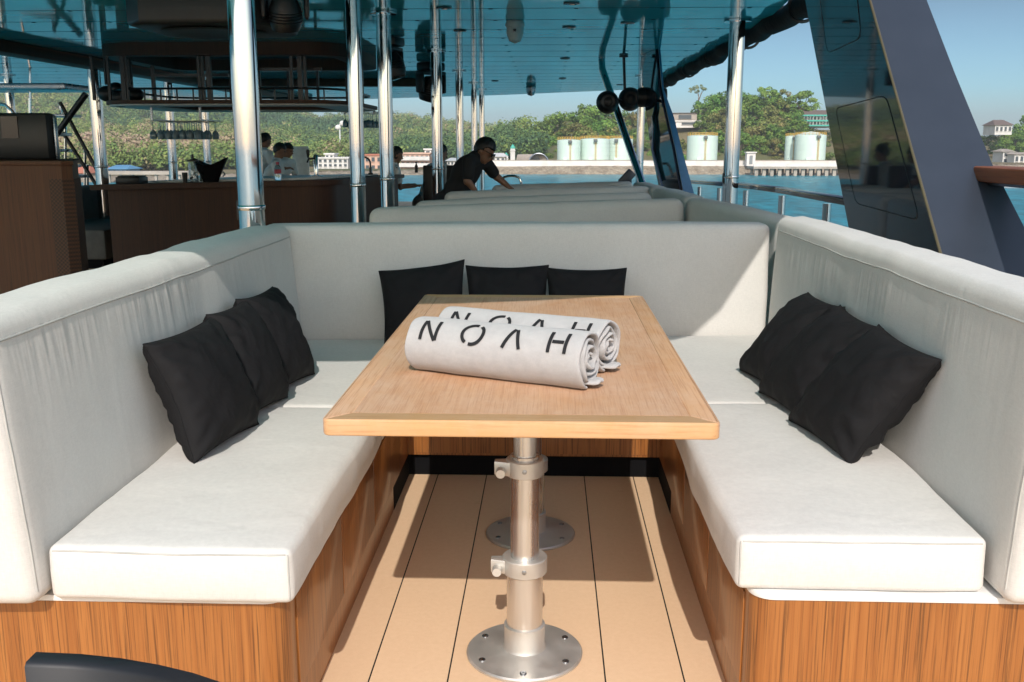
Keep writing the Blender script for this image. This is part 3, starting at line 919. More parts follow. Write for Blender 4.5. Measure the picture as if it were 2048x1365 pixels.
# radio mast between the columns
t = thing('mast', (px(686, 0, 300)[0], 300, QUAY), 'thin red and white radio mast left of the second steel column', 'mast')
x, zt = px(686, 250, 300); mb = MB(); mb.tube([(x, 300, land_h(x, 300) - 1), (x, 300, zt)], [.35, .2], 6); part('pole', mb, m_whiteplastic, t)
mb = MB(); mb.ell((x - .5, 300, zt - 1), (.9, .6, .8)); mb.ell((x + .8, 300, zt + .2), (.8, .5, .8)); part('dish', mb, m_white, t)
# wind sock over the tanks
# small launch at the right edge
t = thing('motor_boat', atZ(2030, 376, SEA) , 'small grey motor boat on the water at the right picture edge', 'boat')
b0 = atZ(2030, 376, SEA)
mb = MB(); L = 2.6
for k in range(1):
    pl = [(b0.x - L, b0.y), (b0.x - L * .6, b0.y - .7), (b0.x + L, b0.y - .8), (b0.x + L, b0.y + .8), (b0.x - L * .6, b0.y + .7)]
    mb.prism(pl, SEA - .15, SEA + .62, .06)
part('hull', mb, plain('boat_grey', (.3, .33, .36), .4), t)
mb = MB(); mb.box(b0.x - .3, b0.x + .6, b0.y - .45, b0.y + .45, SEA + .63, SEA + 1.05, .08); part('console', mb, m_blackplastic, t)
mb = MB(); mb.box(b0.x + L, b0.x + L + .4, b0.y - .2, b0.y + .2, SEA + .2, SEA + 1.1, .08); part('outboard_motor', mb, m_blackplastic, t)
# ------------------------------------------------------------------ the boat: deck, roof, pylons
mb = MB(); mb.box(-6.6, 1.95, -9.5, 22.5, -.12, 0); struct('deck', mb, m_deck)
ZR = 2.25
edge = [(-5.3, 1.40), (-.75, 1.42), (-.3, 1.49), (0, 1.57), (.3, 1.70), (.578, 1.905), (.78, 2.16), (.953, 2.54), (1.12, 3.0), (1.27, 3.7), (1.37, 4.6), (1.48, 5.8), (1.60, 6.8), (1.70, 8.0), (1.70, 11), (1.70, 17.9), (-.87, 19.9), (-4.6, 22.0), (-8.6, 22.3), (-8.6, 1.40)]
rf = thing('sun_roof', (-2, 10, ZR), 'glossy teal panelled roof over the aft deck on steel columns', 'roof')
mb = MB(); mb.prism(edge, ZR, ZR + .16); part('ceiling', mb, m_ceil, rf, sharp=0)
mb = MB(); mb.tube([(q[0] + .03, q[1], ZR + .05) for q in edge[13:16]], .045, 10); part('gutter', mb, m_navy_dusty, rf)
# brown soffit beam along the left opening
mb = MB(); mb.box(-5.36, -5.12, 3.0, 21.5, ZR - .11, ZR - .003, .01)
solo('soffit_beam', mb, m_teak_dark, (-5.24, 12, ZR), 'long brown timber beam running under the left side of the ceiling', 'beam')
# dark rolled awning along the right roof edge
mb = MB(); pts = []; rad = []
for k in range(46):
    y = 6.4 + k * .21
    pts.append((1.76 + .02 * math.sin(k * 1.3), y, ZR - .02 + .025 * noise.noise(Vector((k * .45, 0, 1))))); rad.append(.085 + .035 * noise.noise(Vector((k * .6, 2, 0))))
mb.tube(pts, rad, 14)
aw = thing('rolled_awning', (1.76, 9, ZR), 'black rolled up awning lashed under the right roof edge', 'awning')
part('cloth_roll', mb, m_black, aw, sharp=60)
for k in range(5):
    y = 7.2 + k * 1.9
    mb = MB(); mb.tube([(1.76 + .10 * math.cos(a), y, ZR - .02 + .10 * math.sin(a)) for a in np.linspace(0, 6.283, 20, endpoint=False)], .012, 6, closed=True); part('strap', mb, m_blackplastic, aw)

def column(x, y, r, z1, label, z0=0, flange=True):
    t = thing('steel_column', (x, y, z0), label, 'column', 'polished columns holding up the roof')
    mb = MB(); mb.tube([(x, y, z0), (x, y, z1 * .33), (x, y, z1 * .66), (x, y, z1)], r, 40); part('tube', mb, m_chrome, t)
    if flange:
        mb = MB(); mb.lathe([(r + .001, z0), (r + .05, z0), (r + .05, z0 + .014), (r + .001, z0 + .016)], (x, y, 0), 32); part('base_flange', mb, m_chrome, t)
        mb = MB(); mb.lathe([(r + .001, z1 - .02), (r + .045, z1 - .018), (r + .045, z1 - .003), (r + .001, z1 - .003)], (x, y, 0), 32); part('top_flange', mb, m_chrome, t)
    mb = MB(); mb.lathe([(r + .0005, 1.02), (r + .004, 1.025), (r + .004, 1.037), (r + .0005, 1.042)], (x, y, 0), 32); part('joint_ring', mb, m_chrome, t)
    mb = MB(); mb.box(x - r - .004, x - r + .012, y - .02, y + .02, .98, 1.06, .004); part('switch_plate', mb, m_blackplastic, t)
    return t
for (ub, vb, y, r, lab) in ((503, 420, 4.07, .054, 'thick polished steel column nearest the camera, rising behind the left backrest'),
                            (717, 400, 6.35, .047, 'polished steel column right of the salmon water bottle, second from the camera'),
                            (775, 380, 7.5, .054, 'polished steel column in front of the dark haired bar hand, third from the camera'),
                            (876, 380, 10.6, .058, 'polished steel column in front of the seated man in a white tee'),
                            (920, 300, 13.4, .052, 'slim polished column left of the bending man in black'),
                            (949, 290, 16.0, .05, 'slim polished column directly behind the head of the bending man'),
                            (964, 290, 17.9, .05, 'slimmest polished column, touching the column left of it')):
    p = atY(ub, vb, y); column(p.x, y, r, ZR, lab)
p = atY(1464, 300, 8.07); column(p.x, 8.07, .062, ZR, 'polished steel column standing at the right railing by the rolled awning')
p = atY(1280, 300, 14.5); column(p.x, 14.5, .055, ZR, 'polished steel column behind the slanted black tube, near the round speakers')
for ub, y, r, z1, lab in ((200, 11.5, .072, 2.02, 'polished steel column at the left end of the bar'), (344, 14.2, .062, ZR, 'polished steel column under the hanging glasses'), (414, 14.8, .055, ZR, 'polished steel column left of the thick near column, behind the ice bucket'), (30, 14, .06, ZR, 'far polished column above the black cabinet box at the picture edge')):
    p = atY(ub, 300, y); column(p.x, y, r, ZR, lab)

# bent black tube on the right
a, b, c = atY(1203, 134, 11.6), atY(1240, 250, 11.2), atY(1284, 366, 10.6)
mb = MB(); mb.tube([(a.x, a.y, ZR - .002), a.lerp(c, .02), a.lerp(c, .5), c, (c.x + .3, c.y - .9, 0)], .04, 16)
solo('slanted_tube', mb, m_chrome, (c.x, c.y, 0), 'slanted dark steel tube leaning from the ceiling down to the benches', 'tube', sharp=50)

# raked pylon, near right
PY0 = lambda z: 3.763 + (z - .859) * 1.007      # front edge, inboard
PY1 = lambda z: 4.928 + (z - .848) * .915       # back edge, inboard
pyl = thing('raked_pylon', (1.6, 4, 0), 'big dark navy pylon raking up beside the right backrest with a glossy inboard face', 'pylon')
def loft(rings, caps=True):
    mb_ = MB(); n = len(rings[0]); vs = [q for r_ in rings for q in r_]; fs = []
    for i in range(len(rings) - 1):
        for j in range(n):
            j2 = (j + 1) % n; fs.append((i * n + j, i * n + j2, (i + 1) * n + j2, (i + 1) * n + j))
    if caps: fs += [tuple(range(n - 1, -1, -1)), tuple((len(rings) - 1) * n + j for j in range(n))]
    return mb_.add(vs, fs)
def xr(z): return lerp_tab([(0, 1.92), (.8, 1.90), (1.2, 1.83), (1.6, 1.80), (2.0, 1.78), (3.2, 1.74)], z)
inner = MB(); rings = []
zs = [0, .4, .8, 1.2, 1.6, 2.0, 2.6, 3.2]
rings = [[(1.5, PY0(z), z), (1.503, PY0(z) + .002, z), (1.503, PY1(z) - .0, z), (1.5, PY1(z), z)] for z in zs]
part('inboard_panel', loft(rings), m_navy, pyl, sharp=0)
rings = [[(1.505, PY0(z) + .001, z), (xr(z), PY0(z) + .05, z), (xr(z) - .02, PY1(z) + .04, z), (1.505, PY1(z) + .002, z)] for z in zs]
part('outer_shell', loft(rings), m_navy_dusty, pyl, sharp=20)
mb = MB(); mb.tube([(1.499, PY0(z) - .001, z) for z in zs], .006, 8); part('edge_trim', mb, plain('bronze_edge', (.10, .085, .05), .4), pyl)
def hatch(corners, bulge=.002):
    """rounded hatch outline on the inboard face, corners given as (y, z)"""
    pts = []
    n = len(corners)
    for i in range(n):
        p0, p1, p2 = Vector(corners[i - 1]), Vector(corners[i]), Vector(corners[(i + 1) % n])
        d0, d2 = (p0 - p1).normalized(), (p2 - p1).normalized(); r_ = .07
        for k in range(7):
            t = k / 6; q = (p1 + d0 * r_) * (1 - t) ** 2 + p1 * 2 * t * (1 - t) + (p1 + d2 * r_) * t * t
            pts.append(q)
    return pts
for cs in ([(1672, 218), (1772, 192), (1838, 440), (1712, 406)], [(1625, -120), (1700, -150), (1722, 75), (1655, 106)]):
    pts = hatch([(atX(u, v, 1.5).y, atX(u, v, 1.5).z) for u, v in cs])
    mb = MB(); o = len(pts); c_ = sum(pts, Vector((0, 0))) / o
    mb.add([(1.4996, q.x, q.y) for q in pts] + [(1.4985, q.x, q.y) for q in pts], [(j, (j + 1) % o, o + (j + 1) % o, o + j) for j in range(o)] + [tuple(o + j for j in range(o))])
    h = part('hatch', mb, m_navy, pyl, sharp=0)
    mb = MB(); mb.tube([(1.4995, c_.x + (q.x - c_.x) * 1.012, c_.y + (q.y - c_.y) * 1.012) for q in pts], .0024, 6, closed=True); part('gasket', mb, m_blackplastic, h)
# bulwark struts and varnished handrail in front of it
hr = thing('teak_handrail', (1.8, 3.4, 1.1), 'varnished brown handrail running from the navy pylon to the right picture edge', 'handrail')
a, b = atX(1918, 346, 1.75), atX(2130, 348, 1.75)
mb = MB(); mb.beam((1.82, a.y, a.z), (1.82, .4, b.z - .02), .16, .062, .014); part('rail', mb, m_handrail, hr)
mb = MB(); mb.beam((1.82, a.y - .03, a.z - .037), (1.82, .4, b.z - .057), .08, .012); part('rail_channel', mb, m_steel_dark, hr)
for y in (2.6, 1.3):
    mb = MB(); mb.tube([(1.84, y, 0), (1.84, y, a.z - .045)], .025, 16); part('post', mb, m_chrome, hr)
st = thing('bulwark_strut', (1.9, 3.7, 0), 'pair of curved navy fins under the varnished handrail', 'strut')
def fin(us_t, us_b, y0, th, m_, nm):
    rings = []
    for k in range(8):
        t = k / 7; v = 366 + (560 - 366) * t + 0
        ua = us_t[0] + (us_b[0] - us_t[0]) * t ** 1.25; ub = us_t[1] + (us_b[1] - us_t[1]) * t ** 1.25
        p, q = atY(ua, v, y0 - .35 * t), atY(ub, v, y0 - .35 * t)
        rings.append([(p.x, p.y, p.z), (q.x, q.y + .02, q.z), (q.x, q.y + th, q.z), (p.x, p.y + th, p.z)])
    part(nm, loft(rings), m_, st, sharp=20)
fin((1938, 1984), (1982, 2004), 4.14, .25, m_navy, 'recess_panel')
fin((1984, 2012), (2006, 2046), 4.10, .12, plain('blue_fin_paint', (.035, .115, .20), .35), 'fin')
# far raked pylon
fp = thing('raked_pylon', (1.5, 10, 0), 'far dark navy pylon holding the roof beside the round black speakers', 'pylon')
def quadring(pts, y, th, X=0): return
FY = 10.2
L0 = [(1287, 190), (1293, 235), (1302, 300), (1322, 395)]; L1 = [(1318, 180), (1330, 235), (1345, 300), (1362, 395)]; L2 = [(1322, 180), (1342, 235), (1358, 300), (1384, 395)]
def vring(i, yoff):
    a, b, c = atY(*L0[i], FY + .75 - .2 * i), atY(*L1[i], FY - .2 * i), atY(*L2[i], FY + .02 - .2 * i)
    return a, b, c
r1 = []; r2 = []
for i in range(4):
    a, b, c = vring(i, 0)
    if i == 0: z = ZR - .01
    r1.append([(a.x, a.y, a.z), (b.x, b.y, b.z), (b.x + .03, b.y + .03, b.z), (a.x + .03, a.y + .02, a.z)])
    r2.append([(b.x + .032, b.y, b.z), (c.x + .03, c.y, c.z), (c.x + .03, c.y + .5, c.z), (b.x + .032, b.y + .5, b.z)])
for rr_, dz in ((r1, 0), (r2, 0)):
    top = [(q[0] - .02, q[1] + .25, ZR - .003) for q in rr_[0]]; rr_.insert(0, top)
    rr_.append([(q[0] + .12, q[1] - .5, 0.0) for q in rr_[-1]])
part('inboard_panel', loft(r1), m_navy, fp, sharp=20)
part('outer_shell', loft(r2), plain('navy_sky_reflection', (.03, .12, .23), .3), fp, sharp=20)  # bluer, lighter base colour carries the sky's reflection on this side

# railing beyond the benches, right
rl = thing('deck_railing', (1.45, 7, 0), 'dark topped railing with steel posts along the right deck edge', 'railing')
X_ = 1.62
P_ = [atX(1372, 363, X_), atX(1485, 371, X_), atX(1560, 380, X_), atX(1702, 404, X_)]
mb = MB()
for a, b in zip(P_, P_[1:]): mb.beam(a, b, .075, .04, .008)
part('top_rail', mb, m_rail, rl)
for u, v in ((1400, 370), (1440, 372), (1493, 376), (1565, 385), (1655, 400)):
    q = atX(u, v, X_); mb = MB(); mb.tube([(X_, q.y, 0), (X_, q.y, q.z - .022)], .026, 16); part('post', mb, m_chrome, rl)
mb = MB(); a, b = P_[0], P_[-1]; mb.tube([(X_, a.y, .5), (X_, b.y, .52)], .012, 10); part('mid_wire', mb, m_chrome, rl)

# ------------------------------------------------------------------ ceiling fittings
for u, v in ((1143, 6), (1138, 54), (1130, 117), (1125, 157), (888, 15), (920, 61), (990, 162), (1255, 45), (1240, 170)):
    p = atZ(u, v, ZR)
    t = thing('ceiling_light', (p.x, p.y, ZR), 'small round recessed downlight in the glossy ceiling', 'downlight', 'recessed downlights in the ceiling')
    mb = MB(); mb.lathe([(.055, ZR - .002), (.057, ZR - .009), (.042, ZR - .011), (.040, ZR - .004)], (p.x, p.y, 0), 24); part('trim_ring', mb, m_steel_dark, t)
    mb = MB(); mb.lathe([(.0001, ZR - .004), (.039, ZR - .0035)], (p.x, p.y, 0), 20); part('lens', mb, m_lens, t)
def detector(u, v, s_, lab, m_):
    p = atZ(u, v - 16 * s_, ZR)
    t = thing('ceiling_sensor', (p.x, p.y, ZR), lab, 'sensor')
    r_ = .075 * s_ * p.y / 8
    mb = MB(); mb.lathe([(r_ * .9, ZR - .002), (r_ * 1.02, ZR - .03), (r_ * .95, ZR - .05)], (p.x, p.y, 0), 24); part('base', mb, m_, t)
    mb = MB(); mb.lathe([(r_ * .88, ZR - .051), (r_ * .9, ZR - .10), (r_ * .62, ZR - .155), (.0001, ZR - .175)], (p.x, p.y, 0), 24); part('dome', mb, m_, t)
    mb = MB(); mb.box(p.x - .012, p.x + .012, p.y - r_ - .003, p.y - r_ + .01, ZR - .09, ZR - .07); part('lens', mb, m_lens, t)
detector(1030, 58, 1.0, 'pale dome sensor on the ceiling left of the slanted tube', m_whiteplastic)
detector(1062, 180, .55, 'small grey sensor at the far edge of the ceiling', m_steel_dark)
def moving_head(u, vtop, vbot, y, lab, rot=0, tilt=.3):
    x = (u - VPX) / F_PX * y * 1.0
    zb = EYE + (289 - vbot) / F_PX * y; H = ZR - zb
    r = H * .30
    t = thing('stage_light', (x, y, ZR), lab, 'stage light')
    def TM(): return Matrix.Translation((x, y, 0)) @ Matrix.Rotation(rot, 4, 'Z')
    mb = MB(); mb.box(-r * 1.0, r * 1.0, -r * .8, r * .8, ZR - H * .22, ZR - .004, .02, TM()); part('base', mb, m_blackplastic, t)
    mb = MB()
    for s_ in (-1, 1): mb.box(s_ * r * 1.32 - r * .16, s_ * r * 1.32 + r * .16, -r * .45, r * .45, ZR - H * .78, ZR - H * .29, .02, TM())
    mb.box(-r * 1.48, r * 1.48, -r * .42, r * .42, ZR - H * .32, ZR - H * .225, .015, TM()); part('yoke', mb, m_blackplastic, t)
    c = Vector((x, y, ZR - H * .66)); M3 = (Matrix.Rotation(rot, 4, 'Z') @ Matrix.Rotation(tilt, 4, 'X')).to_3x3()
    mb = MB(); mb.lathe([(r * .55, -r * 1.1), (r * .85, -r * 1.05), (r * 1.0, -r * .6), (r * .98, r * .3), (r * .7, r * .9), (r * .2, r * 1.05)], c, 28, M3)
    for k in range(4): mb.lathe([(r * 1.0, -r * .5 + k * .18 * r), (r * 1.05, -r * .47 + k * .18 * r), (r * 1.0, -r * .43 + k * .18 * r)], c, 28, M3)
    hd = part('lamp_head', mb, m_blackplastic, t)
    mb = MB(); mb.lathe([(.0001, -r * 1.16), (r * .4, -r * 1.14), (r * .54, -r * 1.06)], c, 24, M3); part('lens', mb, m_lens, hd)
moving_head(588, -20, 75, 5.9, 'big black moving stage light between the two nearest columns', .25, .35)
moving_head(792, 95, 166, 9.2, 'black moving stage light just right of the third column', 1.3, -.3)
moving_head(868, 150, 208, 12.0, 'black moving stage light half hidden behind the fourth column', .9, .3)
# flat black ceiling speaker
sp = thing('ceiling_speaker', (-2.1, 6.0, ZR), 'wide flat black loudspeaker cabinet hung under the ceiling at the top left', 'loudspeaker')
a, b = atY(248, 0, 5.9), atY(536, 0, 5.9)
zb = atY(400, 50, 5.85).z
pl = [(a.x + .02, 5.85), (b.x - .02, 5.8), (b.x + .03, 6.9), (a.x - .05, 6.95)]
mb = MB(); mb.prism([(a.x + .12, 5.80), (b.x - .1, 5.78), (b.x, 5.9), (b.x + .02, 6.5), (b.x - .1, 6.62), (a.x + .12, 6.66), (a.x, 6.5), (a.x, 5.92)], zb, ZR - .03, .03, seg=3); part('cabinet', mb, m_blackplastic, sp)
mb = MB(); mb.lathe([(.30, -.001), (.32, -.008), (.30, -.016), (.24, -.012), (.08, -.002), (.0001, -.008)], ((a.x + b.x) / 2, 6.2, zb), 36); part('woofer_ring', mb, m_blackplastic, sp)
mb = MB()
for s_ in (.2, .8): mb.box(a.x + (b.x - a.x) * s_ - .05, a.x + (b.x - a.x) * s_ + .05, 6.1, 6.3, ZR - .0295, ZR - .002)
part('bracket', mb, m_blackmetal, sp)
# round speakers by the far pylon
for u, v, y, r_, lab in ((1215, 205, 11.0, .124, 'round black speaker ball left of the pair beside the far pylon'), (1260, 199, 11.2, .13, 'round black speaker ball right of the pair, on a ceiling rod')):
    p = atY(u, v, y)
    t = thing('ball_speaker', (p.x, p.y, ZR), lab, 'loudspeaker')
    M3 = Matrix.Rotation(R(90), 3, 'X') @ Matrix.Identity(3)
    mb = MB(); mb.ell(p, (r_, r_ * 1.1, r_), 28, 18); part('shell', mb, m_blackplastic, t)
    mb = MB(); mb.lathe([(r_ * .7, .0), (r_ * .74, .02), (r_ * .6, .03), (.001, .01)], p + Vector((0, -r_ * .82, 0)), 24, M3); part('grille', mb, m_blackmetal, t)
    mb = MB()
    if u > 1230: mb.tube([(p.x - .06, p.y, p.z + r_ * .85), (p.x - .08, p.y, ZR - .003)], .016, 8); mb.lathe([(.05, ZR - .02), (.05, ZR - .003)], (p.x - .08, p.y, 0), 16); part('hanging_rod', mb, m_blackmetal, t)
    else: mb.tube([(p.x + r_ * .9, p.y + .02, p.z), (p.x + r_ * 1.25, p.y + .12, p.z + .02)], .02, 8); part('side_bracket', mb, m_blackmetal, t)
p = atY(1304, 195, 10.9); q = atY(1322, 196, 10.6)
t = thing('tube_speaker', (p.x, p.y, p.z), 'black horizontal speaker drum between the ball speakers and the far pylon', 'loudspeaker')
mb = MB(); M3 = Matrix.Rotation(R(90), 3, 'Y'); mb.lathe([(.001, -.16), (.09, -.155), (.105, -.13), (.105, .13), (.09, .155), (.001, .16)], p, 28, M3); part('drum', mb, m_blackplastic, t)
mb = MB(); mb.tube([p + Vector((.1, 0, 0)), (q.x + .05, q.y + .2, q.z)], .03, 10); part('bracket', mb, m_blackmetal, t)

# ------------------------------------------------------------------ hanging bar canopy, bar, glasses
def rrect(x0, x1, y0, y1, r, n=8):
    pts = []
    for cx_, cy_, a0 in ((x1 - r, y0 + r, -90), (x1 - r, y1 - r, 0), (x0 + r, y1 - r, 90), (x0 + r, y0 + r, 180)):
        for k in range(n + 1):
            a = R(a0 + 90 * k / n); pts.append((cx_ + r * math.cos(a), cy_ + r * math.sin(a)))
    return pts
def ring_wall(mb_, pts, z0, z1, th):
    n = len(pts); c = (sum(q[0] for q in pts) / n, sum(q[1] for q in pts) / n)
    ins = []
    for i in range(n):
        a, b = Vector(pts[i - 1]), Vector(pts[(i + 1) % n]); d = (b - a); d = Vector((-d.y, d.x)).normalized()
        ins.append((pts[i][0] + d.x * th, pts[i][1] + d.y * th))
    vs = [(q[0], q[1], z0) for q in pts] + [(q[0], q[1], z1) for q in pts] + [(q[0], q[1], z1) for q in ins] + [(q[0], q[1], z0) for q in ins]
    fs = []
    for k in range(4):
        for i in range(n):
            j = (i + 1) % n; fs.append((k * n + i, k * n + j, ((k + 1) % 4) * n + j, ((k + 1) % 4) * n + i))
    mb_.add(vs, fs)
BX0, BX1, BY0, BY1 = -4.45, -1.95, 9.55, 11.7
ring = rrect(BX0, BX1, BY0, BY1, .45)
cn = thing('bar_canopy', (-3.2, 12, ZR), 'hanging timber ring with black metal bottle shelves above the bar', 'canopy')
mb = MB(); ring_wall(mb, ring, ZR - .125, ZR - .002, .18); part('timber_fascia', mb, m_teak_dark, cn)
mb = MB(); ring_wall(mb, ring, 1.675, 1.71, .42); part('shelf_rim', mb, m_teak_dark, cn)
mb = MB(); ring_wall(mb, rrect(BX0 + .03, BX1 - .03, BY0 + .03, BY1 - .03, .42), 1.66, 1.674, .36); part('shelf_underside', mb, m_whiteplastic, cn)
def post_at(u, y, w=.018):
    x = (u - VPX) / F_PX * y; mb = MB(); mb.box(x - w, x + w, y - w, y + w, 1.711, ZR - .126); part('upright', mb, m_blackmetal, cn)
for u in (200, 232, 262, 268, 412, 420, 432, 595, 612, 622): post_at(u, BY0 + .10, .022 if u in (262, 432, 612) else .012)
for y in (10.3, 10.9):
    for xx in (BX0 + .1, BX1 - .1):
        mb = MB(); mb.box(xx - .018, xx + .018, y - .018, y + .018, 1.711, ZR - .126); part('upright', mb, m_blackmetal, cn)
for x in np.linspace(BX0 + .4, BX1 - .4, 6):
    mb = MB(); mb.box(x - .014, x + .014, BY1 - .14, BY1 - .11, 1.711, ZR - .126); part('upright', mb, m_blackmetal, cn)
mb = MB()
ring2 = rrect(BX0 + .08, BX1 - .08, BY0 + .08, BY1 - .08, .4)
for z in (1.82,):
    mb.tube([(q[0], q[1], z) for q in ring2], .012, 6, closed=True)
part('guard_rail', mb, m_blackmetal, cn)
for i in range(0, len(ring2)):
    pass
n_ = 0
for x in np.arange(BX0 + .35, BX1 - .2, .16):
    mb = MB(); mb.box(x - .006, x + .006, BY0 + .075, BY0 + .087, 1.711, 1.812); part('baluster', mb, m_blackmetal, cn)
mb = MB(); mb.box(BX0 + .5, BX0 + 1.25, BY0 + .36, BY0 + .41, 1.95, 1.98); mb.box(BX1 - .9, BX1 - .3, BY0 + .3, BY0 + .35, 2.0, 2.03); part('cross_bar', mb, m_blackmetal, cn)
mb = MB(); mb.box(-5.118, -1.95, 14.9, 15.12, ZR - .11, ZR - .003, .01)
solo('soffit_beam', mb, m_teak_dark, (-3.5, 15, ZR), 'brown timber beam crossing the ceiling behind the bar canopy', 'beam')
# dark machinery on the canopy shelf
mb = MB()
for k, (u, v, r_) in enumerate(((215, 188, .10), (232, 178, .08), (252, 190, .11), (270, 190, .09), (240, 196, .12))):
    q = atY(u, v, 9.9); mb.ell(q, (r_, r_ * .8, r_ * .8), 14, 9)
for u in (213, 262): q = atY(u, 170, 9.9); mb.tube([q, (q.x, q.y, ZR - .13)], .018, 6)
solo('stage_rig', mb, m_blackplastic, (-4.2, 9.9, 1.71), 'dark clutter of stage gear on the left end of the canopy shelf', 'stage gear')

# bar
ZB = .925
bar = thing('bar_counter', (-3.2, 11.5, 0), 'long dark timber bar counter with rounded corner and pale strip inside', 'bar')
def bar_poly(x0, x1, y0, y1, r): return [(x0, y0)] + arc_(x1 - r, y0 + r, r, -90, 0) + [(x1, y1), (x0, y1)]
def arc_(cx_, cy_, r, a0, a1, n=10): return [(cx_ + r * math.cos(R(a0 + (a1 - a0) * k / n)), cy_ + r * math.sin(R(a0 + (a1 - a0) * k / n))) for k in range(n + 1)]
bp = bar_poly(-4.50, -2.06, 9.5, 14.0, .35)
TL = lambda x, y: ZB + (x + 3.3) * .022 - (y - 9.5) * .018
def slab(poly, th, m_, nm, zoff=0, zlow=None, sub=None):
    mb_ = MB(); n = len(poly)
    top = [(q[0], q[1], TL(*q) + zoff) for q in poly]
    low = [(q[0], q[1], (TL(*q) + zoff - th) if zlow is None else zlow) for q in poly]
    mb_.add(low + top, [(i, (i + 1) % n, n + (i + 1) % n, n + i) for i in range(n)] + [tuple(range(n - 1, -1, -1)), tuple(range(n, 2 * n))])
    return part(nm, mb_, m_, sub or bar, sharp=30)
slab(bp, .05, m_teak_dark, 'countertop')
slab(bar_poly(-4.36, -2.14, 9.58, 13.9, .3), 0, m_teak_dark, 'front_panel', -.052, 0.06)
slab(rrect(-4.30, -2.2, 9.68, 13.8, .3), 0, m_toe, 'kick_plinth', -ZB + .058, 0.001)
slab(rrect(-4.2, -2.35, 9.95, 13.7, .25), .02, m_whiteboard, 'inner_worktop', .022)
# bar top items
def on_bar(u, v, y): x = (u - VPX) / F_PX * y; return x, y, TL(x, y) + .001
def sc_px(px_, y): return px_ / F_PX * y
x, y, z = on_bar(262, 0, 9.75)
t = thing('napkin_box', (x, y, z), 'flat black box on the left half of the bar counter', 'box')
w_ = sc_px(24, y); mb = MB(); mb.box(x - w_, x + w_, y - .1, y + .12, z, z + .068, .006); part('body', mb, m_blackplastic, t)
mb = MB(); mb.box(x - w_ + .015, x + w_ - .015, y - .085, y + .105, z + .0685, z + .08, .004); part('lid', mb, m_blackplastic, t)
x, y, z = on_bar(389, 0, 9.8)
t = thing('drink_dispenser', (x, y, z), 'tall clear drink dispenser with a black lid and knob left of the ice bucket', 'dispenser')
mb = MB(); mb.lathe([(.045, z), (.045, z + .20), (.042, z + .2), (.042, z + .004)], (x, y, 0), 24); part('jar', mb, m_glass, t)
mb = MB(); mb.lathe([(.06, z + .205), (.06, z + .22), (.02, z + .228), (.012, z + .23), (.012, z + .275), (.001, z + .28)], (x, y, 0), 24); part('lid', mb, m_blackplastic, t)
mb = MB(); mb.box(x - .05, x + .05, y - .05, y + .05, z - .0005, z + .0035); mb.tube([(x, y - .045, z + .05), (x, y - .085, z + .045), (x, y - .085, z + .03)], .01, 8); part('tap', mb, m_blackplastic, t)
x, y, z = on_bar(423, 0, 9.85)
t = thing('ice_bucket', (x, y, z), 'black winged ice bucket with pointed raised rims on the bar counter', 'ice bucket')
mb = MB(); n = 40
outer = []; prof = [(.075, 0), (.10, .06), (.125, .12), (.150, .17)]
for r_, h_ in prof:
    for j in range(n):
        a = 2 * math.pi * j / n; lift = .075 * (abs(math.cos(a)) ** 2.2) * (h_ / .17) ** 1.5; ex = 1 + .28 * abs(math.cos(a)) ** 3 * (h_ / .17)
        outer.append((x + r_ * math.cos(a) * ex, y + r_ * .75 * math.sin(a), z + h_ + lift))
for r_, h_ in reversed(prof):
    for j in range(n):
        a = 2 * math.pi * j / n; lift = .075 * (abs(math.cos(a)) ** 2.2) * (h_ / .17) ** 1.5; ex = 1 + .28 * abs(math.cos(a)) ** 3 * (h_ / .17)
        outer.append((x + (r_ - .008) * math.cos(a) * ex, y + (r_ - .008) * .75 * math.sin(a), z + h_ + lift + (.008 if h_ == 0 else 0)))
mb.add(outer, [(i * n + j, i * n + (j + 1) % n, (i + 1) * n + (j + 1) % n, (i + 1) * n + j) for i in range(7) for j in range(n)] + [tuple(range(n - 1, -1, -1)), tuple(7 * n + j for j in range(n))])
part('bowl', mb, m_blackgloss, t)
mb = MB()
for s_ in (-1, 1): mb.tube([(x + s_ * .135, y - .02, z + .10), (x + s_ * .16, y - .03, z + .08), (x + s_ * .13, y - .02, z + .055)], .008, 8)
part('handle', mb, m_steel_dark, t)
for k, (u, hh) in enumerate(((371, .10), (400, .07), (407, .06))):
    x, y, z = on_bar(u, 0, 9.7 + .1 * k)
    mb = MB(); mb.lathe([(.022, z), (.028, z + hh), (.026, z + hh), (.020, z + .006), (.001, z + .006)], (x, y, 0), 18)
    solo('tumbler', mb, m_glass if k else m_blackplastic, (x, y, z), ('black tumbler left of the drink dispenser', 'clear glass tumbler just right of the drink dispenser', 'clear glass tumbler against the ice bucket')[k], 'glass')
x, y, z = on_bar(559, 0, 9.75)
t = thing('water_bottle', (x, y, z), 'clear water bottle with a pink cap and label on the bar counter', 'bottle')
mb = MB(); mb.lathe([(.030, z), (.033, z + .01), (.033, z + .12), (.024, z + .145), (.014, z + .155), (.014, z + .165)], (x, y, 0), 24); part('bottle_body', mb, m_glass, t)
mb = MB(); mb.lathe([(.0342, z + .07), (.0345, z + .072), (.0345, z + .108), (.0342, z + .11)], (x, y, 0), 24); part('label_band', mb, plain('pink_label', (.55, .07, .10), .5), t)
mb = MB(); mb.lathe([(.0165, z + .157), (.0165, z + .182), (.001, z + .184)], (x, y, 0), 20); part('cap', mb, plain('pink_cap', (.5, .06, .09), .5), t)
x, y, z = on_bar(636, 0, 10.6)
t = thing('beer_tap', (x, y, z), 'steel beer tap column with a black handle right of the white panel', 'beer tap')
zt = EYE + (289 - 309) / F_PX * y
